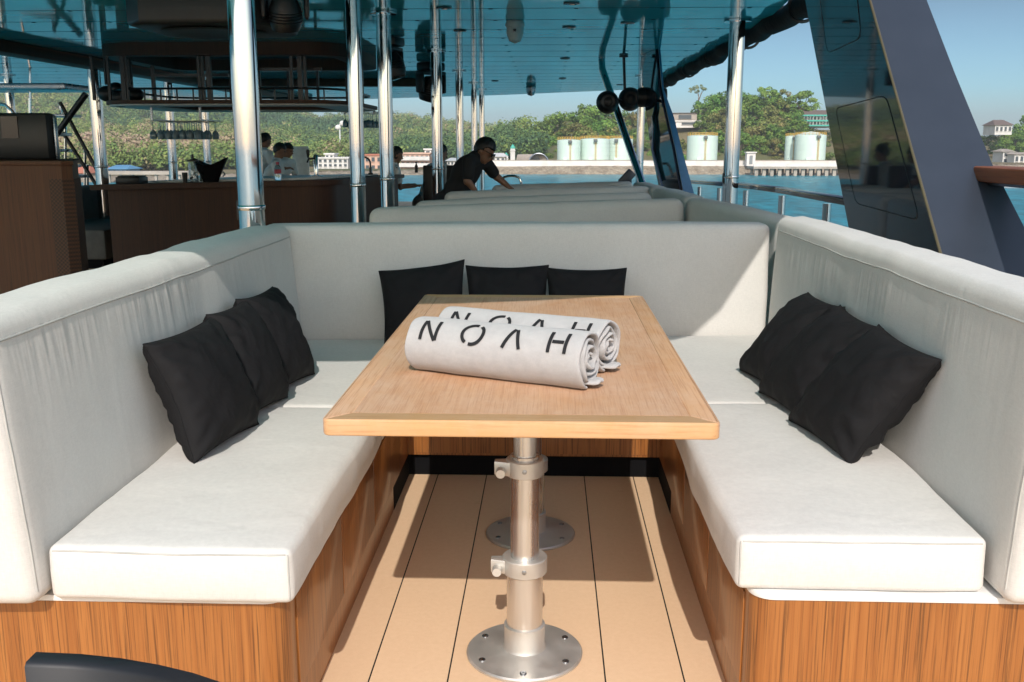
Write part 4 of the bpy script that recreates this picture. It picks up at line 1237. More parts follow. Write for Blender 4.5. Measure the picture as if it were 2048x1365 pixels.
mb = MB(); mb.lathe([(.07, z + .022), (.07, z + .035), (.024, z + .04), (.024, zt - .01), (.018, zt), (.001, zt + .002)], (x, y, 0), 24); part('column', mb, m_chrome, t)
mb = MB(); mb.tube([(x, y - .02, zt - .04), (x - .07, y - .03, zt - .045), (x - .085, y - .03, zt - .085)], .011, 10); part('spout', mb, m_blackplastic, t)
mb = MB(); mb.lathe([(.008, 0), (.014, .03), (.02, .07), (.016, .085), (.001, .09)], (x - .075, y - .03, zt - .035), 14); part('tap_handle', mb, m_blackplastic, t)
x, y, z = on_bar(735, 0, 12.0)
t = thing('bar_faucet', (x, y, z), 'black swan neck faucet between the second and third columns', 'faucet')
mb = MB(); mb.lathe([(.03, z + .022), (.03, z + .04), (.016, z + .045)], (x + .06, y, 0), 16); part('base', mb, m_blackmetal, t)
mb = MB(); mb.tube([(x + .06, y, z + .04), (x + .06, y, z + .16)] + [(x + .07 * math.cos(a) - .01, y, z + .16 + .07 * math.sin(a)) for a in np.linspace(.0, math.pi, 12)] + [(x - .08, y, z + .12)], .011, 10); part('spout', mb, m_blackmetal, t)
for u, hh, r_, m_, lab, y0 in ((745, .13, .02, m_glass, 'clear squat bottle under the swan neck faucet', 12.2), (789, .10, .022, m_glass, 'small clear bottle below the third bar hand', 12.6), (797, .08, .025, m_whiteboard, 'small white jar below the third bar hand', 12.5), (836, .15, .022, m_blackplastic, 'black bottle at the right end of the bar', 13.5)):
    x, y, z = on_bar(u, 0, y0)
    t = thing('bar_bottle', (x, y, z), lab, 'bottle')
    mb = MB(); mb.lathe([(r_, z + .022), (r_, z + .02 + hh * .6), (r_ * .4, z + .02 + hh * .8), (r_ * .4, z + .02 + hh * .92)], (x, y, 0), 18); part('bottle_body', mb, m_, t)
    mb = MB(); mb.lathe([(r_ * .48, z + .02 + hh * .9), (r_ * .48, z + .02 + hh), (.001, z + .021 + hh)], (x, y, 0), 14); part('cap', mb, m_blackplastic, t)
# hanging wine glasses
m_wineglass, _nt, _b = nt_new('smoky_hanging_glass')
setin(_b, Roughness=.05, IOR=1.45); _b.inputs['Transmission Weight'].default_value = .55; _b.inputs['Base Color'].default_value = (.35, .48, .55, 1)
def wine():
    prof = [(.031, 0), (.031, -.002), (.004, -.006), (.0035, -.075), (.010, -.083), (.030, -.105), (.036, -.135), (.031, -.175), (.029, -.175), (.034, -.135), (.028, -.107), (.001, -.086)]
    mb_ = MB(); mb_.lathe(prof, (0, 0, 0), 14); return mb_
wg = wine().mesh('wine_glass', (0, 0, 0), 60); wg.materials.append(m_wineglass)
WL = 'upside down wine glass hanging in a rack under the bar canopy'
def rack(us, v, y, rows, lab):
    p0, p1 = atY(us[0], v, y), atY(us[1], v, y)
    t = thing('glass_rack', ((p0.x + p1.x) / 2, y, p0.z), lab, 'rack')
    for r_ in range(rows):
        yy = y + r_ * .28
        zz = p0.z
        mb_ = MB(); mb_.box(p0.x - .04, p1.x + .04, yy - .012, yy + .012, zz + .001, zz + .006); part('rail', mb_, m_blackmetal, t)
        nn = int((p1.x - p0.x) / .075)
        for k in range(nn + 1):
            o = bpy.data.objects.new('wine_glass', wg); COL.objects.link(o)
            o.location = (p0.x + k * .075, yy, zz - .004 - .0); tag(o, WL, 'wine glass', 'wine glasses hanging over the bar')
    for xx in (p0.x, p1.x):
        mb_ = MB(); mb_.box(xx - .01, xx + .01, y - .02, y + (rows - 1) * .28 + .02, p0.z + .0085, p0.z + .02); mb_.box(xx - .01, xx + .01, y - .02, y, p0.z + .02, 1.66); part('hanger', mb_, m_steel_dark, t)
rack((305, 402), 243, 10.0, 3, 'left steel rack of hanging wine glasses over the bar')
rack((690, 748), 226, 12.6, 3, 'right steel rack of hanging wine glasses behind the second and third columns')

# cabinet and black box at the left picture edge
m_cab = wood('red_brown_cabinet_wood', (.022, .006, .002), (.085, .027, .008), (.12, .042, .013), (55, 55, .7), .6, 0, .6)
cb = thing('rattan_cabinet', (-3.0, 6.9, 0), 'dark timber cabinet with a rattan end panel at the left picture edge', 'cabinet')
q = atY(136, 322, 6.5); zc = q.z
mb = MB(); mb.prism([(-4.6, 6.5), (q.x - .05, 6.5), (q.x, 6.55), (q.x * 7.35 / 6.5, 7.5), (-4.6, 7.5)], 0, zc - .031); part('body', mb, m_cab, cb)
mb = MB(); mb.prism([(-4.62, 6.48), (q.x - .04, 6.48), (q.x + .015, 6.54), (q.x * 7.35 / 6.5 + .015, 7.52), (-4.62, 7.52)], zc - .03, zc, .006); part('top_board', mb, m_cab, cb)
def rattan():
    M_, nt, b = nt_new('rattan_weave')
    ck = nt.nodes.new('ShaderNodeTexChecker'); setin(ck, Scale=1.0)
    nt.links.new(coords(nt, (75, 75, 75)), ck.inputs['Vector'])
    nt.links.new(mixc(nt, ck.outputs['Fac'], (.09, .032, .011), (.03, .011, .005)), b.inputs['Base Color']); setin(b, Roughness=.6)
    return M_
mb = MB(); mb.prism([(q.x - .14, 6.494), (q.x - .048, 6.494), (q.x + .006, 6.547), (q.x - .02, 6.7), (q.x - .03, 6.7), (q.x - .002, 6.552), (q.x - .053, 6.4985), (q.x - .14, 6.4985)], .1, zc - .12); part('rattan_panel', mb, rattan(), cb)
a, b = atY(0, 225, 6.9), atY(112, 318, 6.9)
t = thing('coffee_machine', ((a.x + b.x) / 2, 6.9, zc), 'large black rounded box with a steel side strip standing on the rattan cabinet', 'machine')
zt = atY(60, 226, 6.9).z
mb = MB(); mb.prism([(a.x - .9, 6.9), (b.x - .12, 6.9), (b.x - .06, 6.92), (b.x - .03, 6.97), (b.x - .22, 7.4), (a.x - .9, 7.4)], zc + .001, zt, .02); part('housing', mb, m_blackplastic, t)
mb = MB(); mb.box(b.x - .026, b.x - .012, 6.95, 6.99, zc + .001, zt - .03, .004); part('steel_strip', mb, m_steel_dark, t)
mb = MB(); mb.box(a.x + .0, a.x + .12, 6.892, 6.8995, zc + .15, zc + .3); part('display', mb, m_lens, t)

# staircase far left
sc = thing('floating_stair', (-5.0, 9.6, 0), 'open steel staircase with thin dark treads left of the bar', 'staircase')
SY = 12.5
for (u0, v0, u1, v1) in ((120, 205, 200, 352), (126, 266, 192, 370)):
    a, b = atY(u0, v0, SY), atY(u1, v1, SY)
    d = (b - a)
    mb = MB(); mb.tube([a, b + d * (b.z - .03) / max(.2, a.z - b.z)], .024, 10); part('stringer', mb, m_blackmetal, sc)
a, b = atY(172, 188, SY - .3), atY(112, 270, SY - .3)
mb = MB(); mb.tube([a, b], .04, 12); part('brace', mb, m_blackmetal, sc)
for u0, u1, v in ((104, 156, 232), (114, 137, 269), (116, 142, 301), (136, 156, 332), (146, 176, 352)):
    a, b = atY(u0, v, SY), atY(u1, v, SY); mb = MB(); mb.box(a.x - .1, b.x, SY - .35, SY + .1, a.z - .02, a.z + .015, .004); part('tread', mb, m_steel_dark, sc)
for u, v0, v1 in ((60, 125, 228), (122, 205, 232), (131, 235, 330), (170, 300, 372), (175, 330, 385)):
    a, b = atY(u, v0, SY + .2), atY(u, v1, SY + .2); mb = MB(); mb.tube([a, b], .018, 8); part('baluster', mb, m_chrome, sc)
a, b = atY(-10, 182, SY), atY(168, 176, SY)
mb = MB(); mb.box(a.x - .5, b.x, SY - .5, SY + .4, b.z - .04, b.z + .03, .01); part('landing', mb, m_steel_dark, sc)
mb = MB(); mb.tube([atY(-20, 206, SY), atY(10, 210, SY), atY(24, 222, SY), atY(30, 232, SY)], .02, 8); part('handrail', mb, m_chrome, sc)
# sofa in the dark corner left of the bar, and a curved steel rail at the stern
t = thing('corner_sofa', (-4.9, 10.3, 0), 'dim low sofa in the shade between the cabinet and the bar', 'sofa')
mb = MB(); mb.box(-5.5, -4.62, 10.0, 12.0, .1, .42, .04); part('seat', mb, m_shorts, t)  # grey cloth puts the dimness of this shaded corner into the colour
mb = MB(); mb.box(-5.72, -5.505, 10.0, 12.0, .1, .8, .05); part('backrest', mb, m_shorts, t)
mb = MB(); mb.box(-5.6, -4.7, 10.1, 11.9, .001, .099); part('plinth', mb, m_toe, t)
t = thing('boarding_rail', atY(1020, 362, 13.5), 'curved steel boarding rail at the stern right of the bending man', 'rail')
p = atY(1023, 360, 14.0)
mb = MB(); mb.tube([(p.x - .14, 14, .6), (p.x - .14, 14, p.z - .02), (p.x - .11, 14, p.z + .035), (p.x - .04, 14, p.z + .055), (p.x + .04, 14, p.z + .055), (p.x + .11, 14, p.z + .03), (p.x + .14, 14, p.z - .04), (p.x + .14, 14, .6)], .018, 10); part('hoop', mb, m_chrome, t)
mb = MB(); mb.box(p.x - .18, p.x + .18, 13.95, 14.05, .55, .6); mb.box(p.x - .03, p.x + .03, 13.97, 14.03, 0, .55); part('foot', mb, m_chrome, t)
p = atY(1258, 353, 11.5)
mb = MB(); mb.beam((p.x - .09, 11.5, p.z - .09), (p.x + .04, 11.5, p.z + .055), .1, .11, .015)
mb.box(p.x - .03, p.x + .03, 11.47, 11.53, 0, p.z - .04)
solo('deck_bollard', mb, m_navy_dusty, (p.x, 11.5, 0), 'tilted dark navy box above the last bench by the slanted tube', 'box')

# ------------------------------------------------------------------ cushions
def axis_pts(L, r, step):
    if L < 2 * r + 1e-6: r = L * .499
    a = [r * (1 - math.cos(t)) for t in (0, .35, .7, 1.05, 1.3)] + [r]
    n = max(1, int((L - 2 * r) / step)); mid = [r + (L - 2 * r) * k / n for k in range(1, n)]
    return a + mid + [L - q for q in reversed(a)]
def cushion(corner, z0, z1, r=.03, step=.035, bulge=.012, amp=.004, seed=0, lean=None, ends=0):
    """corner: near-left, near-right, far-right, far-left in plan"""
    A, B, C_, D = [Vector(q) for q in corner]
    Lx = ((B - A).length + (C_ - D).length) / 2; Ly = ((D - A).length + (C_ - B).length) / 2; Lz = z1 - z0
    X_, Y_, Z_ = axis_pts(Lx, r, step), axis_pts(Ly, r, step), axis_pts(Lz, r, step)
    mb_ = MB()
    def mapp(x, y, z):
        q = Vector((x, y, z)); i = Vector((min(max(x, r), Lx - r), min(max(y, r), Ly - r), min(max(z, r), Lz - r)))
        d = q - i
        if d.length > 1e-9: q = i + d.normalized() * r
        u, v, w_ = q.x / Lx, q.y / Ly, q.z / Lz
        su = lambda t: max(0, 4 * t * (1 - t)) ** .5
        cu, cv, cw = 2 * u - 1, 2 * v - 1, 2 * w_ - 1
        q = q + Vector((cu * bulge * su(v) * su(w_) * (abs(cu) ** 3), cv * bulge * su(u) * su(w_) * (abs(cv) ** 3), cw * bulge * su(u) * su(v) * (abs(cw) ** 3) * (1 if cw > 0 else .0)))
        nn = noise.fractal(Vector((q.x * 4 + seed, q.y * 4, q.z * 4)), 1, 2, 3) * amp
        n2 = noise.noise(Vector((q.x * 1.3 + seed * 3, q.y * 1.3, q.z * 1.3))) * amp * 1.5
        q += (q - Vector((Lx / 2, Ly / 2, Lz / 2))).normalized() * (nn + n2)
        u, v = q.x / Lx, q.y / Ly
        pxy = (A * (1 - u) + B * u) * (1 - v) + (D * (1 - u) + C_ * u) * v
        z = z0 + q.z
        if lean: pxy = pxy + Vector(lean) * (max(0, q.z) / Lz)
        return (pxy.x, pxy.y, z)
    def face(P, Q, f):
        vs = [mapp(*f(p, q)) for p in P for q in Q]; n = len(Q)
        mb_.add(vs, [(i * n + j, i * n + j + 1, (i + 1) * n + j + 1, (i + 1) * n + j) for i in range(len(P) - 1) for j in range(n - 1)])
    face(X_, Y_, lambda p, q: (p, q, 0)); face(X_, Y_, lambda p, q: (p, q, Lz))
    face(X_, Z_, lambda p, q: (p, 0, q)); face(X_, Z_, lambda p, q: (p, Ly, q))
    face(Y_, Z_, lambda p, q: (0, p, q)); face(Y_, Z_, lambda p, q: (Lx, p, q))
    return mb_, mapp, (Lx, Ly, Lz)
m_piping = plain('shade_grey_piping', (.42, .415, .39), .9)  # piping greyed so the seam's shadow line is in its colour
m_seam = plain('dark_seam_thread', (.30, .30, .28), .9)
def make_cushion(name, corner, z0, z1, label, cat, mat=None, pipes=(), group=None, **kw):
    mb_, mp, (Lx, Ly, Lz) = cushion(corner, z0, z1, **kw)
    c = sum((Vector(q) for q in corner), Vector((0, 0))) / 4
    t = thing(name, (c.x, c.y, z0), label, cat, group)
    part('cover', mb_, mat or m_canvas, t, sharp=80)
    for pth, r_ in pipes:
        pts = []
        for i in range(len(pth) - 1):
            a, b = Vector(pth[i]), Vector(pth[i + 1]); n = max(2, int((b - a).length * max(Lx, Ly, Lz) / .03))
            for k in range(n + (i == len(pth) - 2)):
                q = a.lerp(b, k / n); pts.append(mp(q.x * Lx, q.y * Ly, q.z * Lz))
        mbp = MB(); mbp.tube(pts, r_, 6); part('piping', mbp, m_piping, t, sharp=80)
    return t
SZ0, SZ1 = .36, .478
e = .001
make_cushion('seat_cushion', [(-1.03, 1.845), (-.522, 1.845), (-.522, 2.955), (-1.03, 2.945)], SZ0, SZ1, 'white front seat cushion on the left bench, under three black pillows', 'seat cushion',
             pipes=[([(0.0, 0, .985 - .2), (1, 0, .785)], .0018)] if False else [([(.02, 0, .93), (.98, 0, .93)], .002), ([(.99, 0.0, .1), (.99, 0, .93)], .002)], r=.017, bulge=.010, amp=.0065, seed=1)
make_cushion('seat_cushion', [(.403, 1.945), (.925, 1.945), (.925, 3.04), (.403, 3.035)], SZ0, SZ1 + .003, 'white front seat cushion on the right bench, under three black pillows', 'seat cushion',
             pipes=[([(.02, 0, .93), (.98, 0, .93)], .002), ([(.01, 0, .1), (.01, 0, .93)], .002)], r=.017, bulge=.010, amp=.0065, seed=2)
make_cushion('seat_cushion', [(-1.03, 2.953), (-.522, 2.963), (-.522, 4.055), (-1.03, 4.02)], SZ0, SZ1, 'white rear corner seat cushion on the left, behind the pillows', 'seat cushion', r=.018, bulge=.006, seed=3)
make_cushion('seat_cushion', [(.403, 3.043), (.93, 3.048), (.94, 4.2), (.403, 4.15)], SZ0, SZ1, 'white rear corner seat cushion on the right, behind the pillows', 'seat cushion', r=.018, bulge=.006, seed=4)
make_cushion('seat_cushion', [(-.517, 3.60), (.398, 3.60), (.398, 4.148), (-.517, 4.058)], SZ0, SZ1, 'white middle rear seat cushion behind the table, mostly hidden', 'seat cushion', r=.018, bulge=.006, seed=5)
BZ0 = .362
make_cushion('back_cushion', [(-1.20, 1.80), (-1.035, 1.80), (-1.035, 4.055), (-1.20, 4.055)], BZ0, .956, 'long white backrest cushion on the left bench, crossed by a diagonal shadow', 'back cushion', m_canvas_side,
             pipes=[([(1, .012, .925), (1, .99, .925)], .0028), ([(1, .006, .05), (1, .006, .925)], .0022)], r=.030, step=.03, bulge=.012, amp=.006, seed=6, lean=(-.05, 0))
make_cushion('back_cushion', [(.94, 1.885), (1.10, 1.885), (1.10, 4.38), (.94, 4.2)], BZ0, .982, 'long white backrest cushion on the right bench beside the navy pylon', 'back cushion', m_canvas_side,
             pipes=[([(0, .012, .925), (0, .99, .925)], .0028), ([(0, .006, .05), (0, .006, .925)], .0022)], r=.030, step=.03, bulge=.012, amp=.006, seed=7, lean=(.03, 0))
make_cushion('back_cushion', [(-1.21, 4.04), (.945, 4.21), (.945, 4.36), (-1.21, 4.20)], BZ0, .952, 'wide white backrest cushion across the rear of the near booth', 'back cushion', m_canvas,
             r=.026, bulge=.008, amp=.004, seed=8, lean=(0, .02))

# U shaped bench under the cushions
def arc(cx_, cy_, r, a0, a1, n=7): return [(cx_ + r * math.cos(R(a0 + (a1 - a0) * k / n)), cy_ + r * math.sin(R(a0 + (a1 - a0) * k / n))) for k in range(n + 1)]
bench = thing('booth_bench', (0, 3, 0), 'U shaped teak bench base with rounded front corners around the table', 'bench')
rc = .05
def u_poly(o):
    return ([(-1.26, 1.875 - o), ] + arc(-.548 + o - rc, 1.875 - o + rc, rc, -90, 0) + [(-.548 + o, 3.665 - o), (.438 - o, 3.665 - o)] + arc(.438 - o + rc, 1.935 - o + rc, rc, 180, 270) + [(1.16, 1.935 - o), (1.16, 4.42), (-1.26, 4.24)])
mb = MB(); mb.prism([q for q in u_poly(0)], 0.09, .343); part('panel', mb, m_teak, bench, sharp=30)
def inset(): return ([(-1.26, 1.92)] + [(-.59, 1.92), (-.59, 3.70), (.478, 3.70), (.478, 1.98)] + [(1.16, 1.98), (1.16, 4.41), (-1.26, 4.23)])
mb = MB(); mb.prism([(-1.26, 1.875)] + arc(-.55 - rc, 1.875 + rc, rc, -90, 0) + [(-.55, 3.3), (-1.26, 3.3)], 0, .0895); part('panel', mb, m_teak, bench, sharp=30)
mb = MB(); mb.prism([(1.16, 1.935), (1.16, 3.3), (.44, 3.3)] + arc(.44 + rc, 1.935 + rc, rc, 180, 270), 0, .0895); part('panel', mb, m_teak, bench, sharp=30)
mb = MB(); mb.prism([(-1.25, 3.302), (-.549, 3.302), (-.549, 3.69), (.439, 3.69), (.439, 3.302), (1.15, 3.302), (1.15, 4.40), (-1.25, 4.22)], 0, .0892); part('toe_kick', mb, m_toe, bench, sharp=30)
mb = MB(); mb.prism(u_poly(.004), .3445, .3585, .003); part('top_board', mb, m_whiteboard, bench, sharp=30)
for side, x, ys in ((1, -.548, ((1.955, 2.42), (2.425, 2.90), (2.905, 3.45))), (-1, .438, ((2.01, 2.47), (2.475, 2.95), (2.955, 3.45)))):
    for y0, y1 in ys:
        mb = MB(); mb.box(min(x, x + side * .004), max(x, x + side * .004), y0 + .002, y1 - .002, .10, .325, .001); d = part('drawer_front', mb, m_teak, bench)
mb = MB(); mb.box(-.515, .405, 3.6605, 3.6645, .10, .335); part('drawer_front', mb, m_teak, bench)

# ------------------------------------------------------------------ rows of benches behind the booth
def row(uL, vL, yL, uR, vR, yR, lab, h=.6):
    a, b = atY(uL, vL, yL), atY(uR, vR, yR); th = .15
    t = thing('bench_row', ((a.x + b.x) / 2, (a.y + b.y) / 2, 0), lab, 'bench')
    zt = (a.z + b.z) / 2; dz = (b.z - a.z)
    mb_, mp, L = cushion([(a.x, a.y), (b.x, b.y), (b.x, b.y + th), (a.x, a.y + th)], zt - .46, zt, r=.05, step=.06, bulge=.008, amp=.004, seed=yL)
    W = b.x - a.x
    mb_.v = [(q[0], q[1], q[2] + dz * ((q[0] - a.x) / W - .5)) for q in mb_.v]
    part('backrest', mb_, m_canvas, t, sharp=80)
    mb = MB(); mb.prism([(a.x, a.y - .50), (b.x, b.y - .50), (b.x, b.y - .01), (a.x, a.y - .01)], .345, .46, .03); part('seat', mb, m_canvas, t)
    mb = MB(); mb.prism([(a.x + .01, a.y - .46), (b.x - .01, b.y - .46), (b.x - .01, b.y + th), (a.x + .01, a.y + th)], 0, .34); part('base', mb, m_teak, t)
    return t
row(738, 419, 5.5, 1368, 399, 5.85, 'white bench row directly behind the near booth')
row(828, 405, 6.5, 1304, 386, 6.9, 'white bench row second behind the near booth, its left end further right')
row(889, 386, 7.9, 1302, 374, 8.2, 'white bench row third behind the booth, in front of the bending man')
row(985, 372, 10.6, 1266, 364, 10.9, 'white bench row farthest back, beyond the bending man')
def side_back(p0, p1, lab, seed):
    a, b = atY(*p0), atY(*p1); z = (a.z + b.z) / 2
    mb_, mp, L = cushion([(a.x, a.y), (a.x + .14, a.y), (b.x + .14, b.y), (b.x, b.y)], z - .55, z, r=.035, step=.05, bulge=.01, amp=.005, seed=seed)
    D = b.y - a.y; mb_.v = [(q[0], q[1], q[2] + (b.z - a.z) * ((q[1] - a.y) / D - .5)) for q in mb_.v]
    t = thing('back_cushion', ((a.x + b.x) / 2, (a.y + b.y) / 2, z - .55), lab, 'back cushion')
    part('cover', mb_, m_canvas, t, sharp=80)
side_back((1556, 440, 4.42), (1370, 397, 6.0), 'shaded white side backrest between the near booth and the first bench row', 11)
side_back((1368, 394, 6.1), (1306, 377, 7.9), 'shaded white side backrest beside the second bench row', 12)
side_back((1303, 375, 8.0), (1266, 365, 10.6), 'shaded white side backrest beside the farthest bench rows', 13)
mb = MB(); mb.box(.86, 1.24, 4.45, 11.2, 0, .36)
solo('side_locker', mb, m_teak, (1.05, 7.5, 0), 'low teak locker under the side backrests along the right rail', 'locker')

# ------------------------------------------------------------------ table
TX0, TX1, TY0, TY1, TZ0, TZ1 = -.453, .343, 1.868, 3.53, .716, .75
tb = thing('dining_table', (-.055, 2.7, 0), 'weathered rectangular teak table on two aluminium pedestals', 'table')
def rr4(x0, x1, y0, y1, r): return rrect(x0, x1, y0, y1, r, 6)
fw = .055
mb = MB(); mb.box(TX0 + fw, TX1 - fw, TY0 + fw, TY1 - fw, TZ0, TZ1 - .0006); part('tabletop', mb, m_table, tb)
def rail_piece(poly, m_):
    mb_ = MB(); mb_.prism(poly, TZ0 - .001, TZ1, .004, seg=3); part('edge_rail', mb_, m_, tb, sharp=40)
r_ = .018
g = .0003
rail_piece([(TX0 + fw, TY0 + fw)] + arc(TX0 + r_, TY0 + r_, r_, 225, 270, 4) + arc(TX1 - r_, TY0 + r_, r_, 270, 315, 4) + [(TX1 - fw, TY0 + fw)], m_table_rail)
rail_piece([(TX1 - fw, TY1 - fw)] + arc(TX1 - r_, TY1 - r_, r_, 45, 90, 4) + arc(TX0 + r_, TY1 - r_, r_, 90, 135, 4) + [(TX0 + fw, TY1 - fw)], m_table_rail)
rail_piece([(TX1 - fw, TY0 + fw + g)] + arc(TX1 - r_, TY0 + r_, r_, 315, 360, 4) + arc(TX1 - r_, TY1 - r_, r_, 0, 45, 4) + [(TX1 - fw, TY1 - fw - g)], m_table_side)
rail_piece([(TX0 + fw, TY1 - fw - g)] + arc(TX0 + r_, TY1 - r_, r_, 135, 180, 4) + arc(TX0 + r_, TY0 + r_, r_, 180, 225, 4) + [(TX0 + fw, TY0 + fw + g)], m_table_side)
def pedestal(x, y):
    mb = MB(); mb.lathe([(.046, .0835), (.046, .262)], (x, y, 0), 40); mb.lathe([(.046, .262), (.0375, .2625)], (x, y, 0), 40)
    pd = part('pedestal', mb, m_alu, tb)
    mb = MB(); mb.lathe([(.036, .25), (.036, .535), (.029, .536)], (x, y, 0), 40); mb.lathe([(.0285, .53), (.0285, TZ0 - .002)], (x, y, 0), 40); part('inner_tube', mb, m_alu, pd)
    mb = MB(); mb.lathe([(.149, .0005), (.150, .006), (.146, .010), (.07, .014), (.056, .020), (.0525, .028), (.0525, .082), (.0465, .085)], (x, y, 0), 56); part('base_plate', mb, m_plate, pd)
    for k in range(6):
        a = R(-90 + 60 * k); cx_, cy_ = x + .122 * math.cos(a), y + .122 * math.sin(a)
        mb = MB(); mb.lathe([(.0085, .011), (.0085, .0135), (.006, .0145), (.003, .0142), (.0001, .0125)], (cx_, cy_, 0), 14); part('screw', mb, m_steel_dark, pd)
    for z, ri in ((.247, .047), (.505, .037)):
        mb = MB(); ro = ri + .010
        mb.lathe([(ri, z - .021), (ro - .002, z - .021), (ro, z - .019), (ro, z + .019), (ro - .002, z + .021), (ri - .003, z + .021)], (x, y, 0), 40)
        mb.prism([(x - ro - .028, y - .018), (x - ro + .012, y - .030), (x - ro + .02, y + .01), (x - ro - .028, y + .004)], z - .018, z + .018, .003)
        mb.lathe([(.0001, -.028), (.011, -.028), (.012, -.025), (.012, -.002)], (x - ro - .012, y - .018, z - .006), 16, Matrix.Rotation(R(-90), 3, 'X') @ Matrix.Scale(1, 3))
        cl = part('clamp_collar', mb, m_plate, pd)
        mb = MB(); mb.lathe([(.0001, .004), (.0055, .003), (.006, 0)], (x, y - ro + .001, z), 12, Matrix.Rotation(R(90), 3, 'X')); part('bolt', mb, m_steel_dark, pd)
    mb = MB(); mb.lathe([(.03, TZ0 - .03), (.12, TZ0 - .018), (.12, TZ0 - .003)], (x, y, 0), 32); part('top_plate', mb, m_plate, pd)
pedestal(-.055, 2.315); pedestal(-.055, 3.10)

# ------------------------------------------------------------------ towels with stencil lettering
def towel(p0, p1, r, label, seed):
    """roll lying from p0 (left end) to p1 (right end) on the table"""
    a, b = Vector((p0[0], p0[1], 0)), Vector((p1[0], p1[1], 0)); ax = (b - a); L = ax.length; ax.normalize()
    side = Vector((0, 0, 1)).cross(ax); side.normalize()          # away from the camera
    zt = TZ1 + .0008
    rr_ = random.Random(seed)
    t = thing('rolled_towel', ((a.x + b.x) / 2, (a.y + b.y) / 2, TZ1), label, 'towel')
    # spiral sheet: from the outer tail at the table round to the core
    turns = 3.6; N_ = 150; M_ = 34; th = .0085
    def centre(k):
        s_ = k / N_
        ang = -math.pi * .5 - .25 - s_ * turns * 2 * math.pi      # starts beneath, goes round the front and over the top
        rad = r * (1 - .83 * s_) + .0012 * math.sin(ang * 3 + seed)
        y_ = rad * math.cos(ang); z_ = rad * math.sin(ang)
        return y_ * 1.08, z_ * .94, ang
    vs = []; K_ = 0
    for i in range(M_ + 1):
        x = L * i / M_
        endf = max(0, 1 - (L - x) / .02)
        for k in range(N_ + 1):
            y_, z_, ang = centre(k)
            s_ = k / N_
            wob = noise.noise(Vector((x * 9 + seed, s_ * 16, 0))) * .0030 + noise.noise(Vector((x * 30 + seed, s_ * 40, 5))) * .0012
            f_ = 1 + wob / r
            sag = 0
            zz = r * .94 + z_ * f_
            if zz < .004: zz = .004 + (zz - .004) * .15
            jut = (noise.noise(Vector((s_ * 22 + seed, 1.7, 0))) * .010 + .004 * math.sin(s_ * 23 + seed)) * (i / M_) ** 6
            jut0 = noise.noise(Vector((s_ * 22 + seed, 7.7, 0))) * .007 * (1 - i / M_) ** 6
            q = a + ax * (x + jut + jut0) + side * (y_ * f_)
            vs.append((q.x, q.y, zt + zz))
    n = N_ + 1
    mb = MB(); mb.add(vs, [(i * n + k, i * n + k + 1, (i + 1) * n + k + 1, (i + 1) * n + k) for i in range(M_) for k in range(N_)])
    o = part('roll', mb, m_towel, t, sharp=0)
    o.data.polygons.foreach_set('use_smooth', [True] * len(o.data.polygons))
    so = o.modifiers.new('thickness', 'SOLIDIFY'); so.thickness = th; so.offset = 0
    sb = o.modifiers.new('soft', 'SUBSURF'); sb.levels = 1; sb.render_levels = 1
    # small loose corner at the right end by the table
    fl = MB(); base = a + ax * (L - .005)
    pts = []
    for i in range(7):
        for j in range(5):
            x = -.055 + .085 * i / 6; y = -r * .55 + r * 1.2 * j / 4
            taper = 1 - .6 * (i / 6) ** 2
            q = base + ax * x + side * (y * taper)
            pts.append((q.x, q.y, zt + .005 + .010 * abs(math.sin(j * 1.9 + i * .6)) * (i / 6)))
    fl.add(pts, [(i * 5 + j, i * 5 + j + 1, (i + 1) * 5 + j + 1, (i + 1) * 5 + j) for i in range(6) for j in range(4)])
    o2 = part('loose_corner', fl, m_towel, t, sharp=0); o2.data.polygons.foreach_set('use_smooth', [True] * len(o2.data.polygons))
    so = o2.modifiers.new('thickness', 'SOLIDIFY'); so.thickness = .009; sb = o2.modifiers.new('soft', 'SUBSURF'); sb.levels = 1; sb.render_levels = 1
    # lettering wrapped on the outer turn: s along the roll, h down from the crest towards the camera (letter height)
    def surf(s, h):
        ang = math.pi / 2 + (h / r)                               # crest = 90 degrees, going to the camera side
        s_ = (-math.pi * .5 - .25 + 2 * math.pi - ang) / (turns * 2 * math.pi)
        rad = r * (1 - .83 * s_) + .0012 * math.sin((ang - 2 * math.pi) * 3 + seed)
        k = s_
        wob = noise.noise(Vector((s * 9 + seed, k * 16, 0))) * .0030 + noise.noise(Vector((s * 30 + seed, k * 40, 5))) * .0012
        f_ = 1 + wob / r
        d = th / 2 + .0030
        y_ = (rad * f_ + d) * math.cos(ang) * 1.08; z_ = (rad * f_ + d) * math.sin(ang) * .94
        q = a + ax * s + side * y_
        return (q.x, q.y, zt + r * .94 + z_)
    def ribbon(mb, path, w_):
        """path in letter space (s, h)"""
        P = [Vector(q) for q in path]; seg = []
        for i in range(len(P) - 1):
            n_ = max(1, int((P[i + 1] - P[i]).length / .004))
            for k in range(n_): seg.append(P[i].lerp(P[i + 1], k / n_))
        seg.append(P[-1]); l_ = []
        for i, q in enumerate(seg):
            d = (seg[min(i + 1, len(seg) - 1)] - seg[max(i - 1, 0)]).normalized(); nn = Vector((-d.y, d.x)) * w_ / 2
            l_.append((q + nn, q - nn))
        vs = []
        for p_, q_ in l_: vs += [surf(p_.x, p_.y), surf(q_.x, q_.y)]
        mb.add(vs, [(2 * i, 2 * i + 1, 2 * i + 3, 2 * i + 2) for i in range(len(l_) - 1)])
    Hh = .054; W_ = .0078; h0 = .032
    sl = -.0                                                      # letters stand upright, thin sans
    def Lx(s, h, x0): return (x0 + s, h0 + Hh * (1 - h))
    mb = MB(); letters = [mb]; x0 = .044                                                     # N
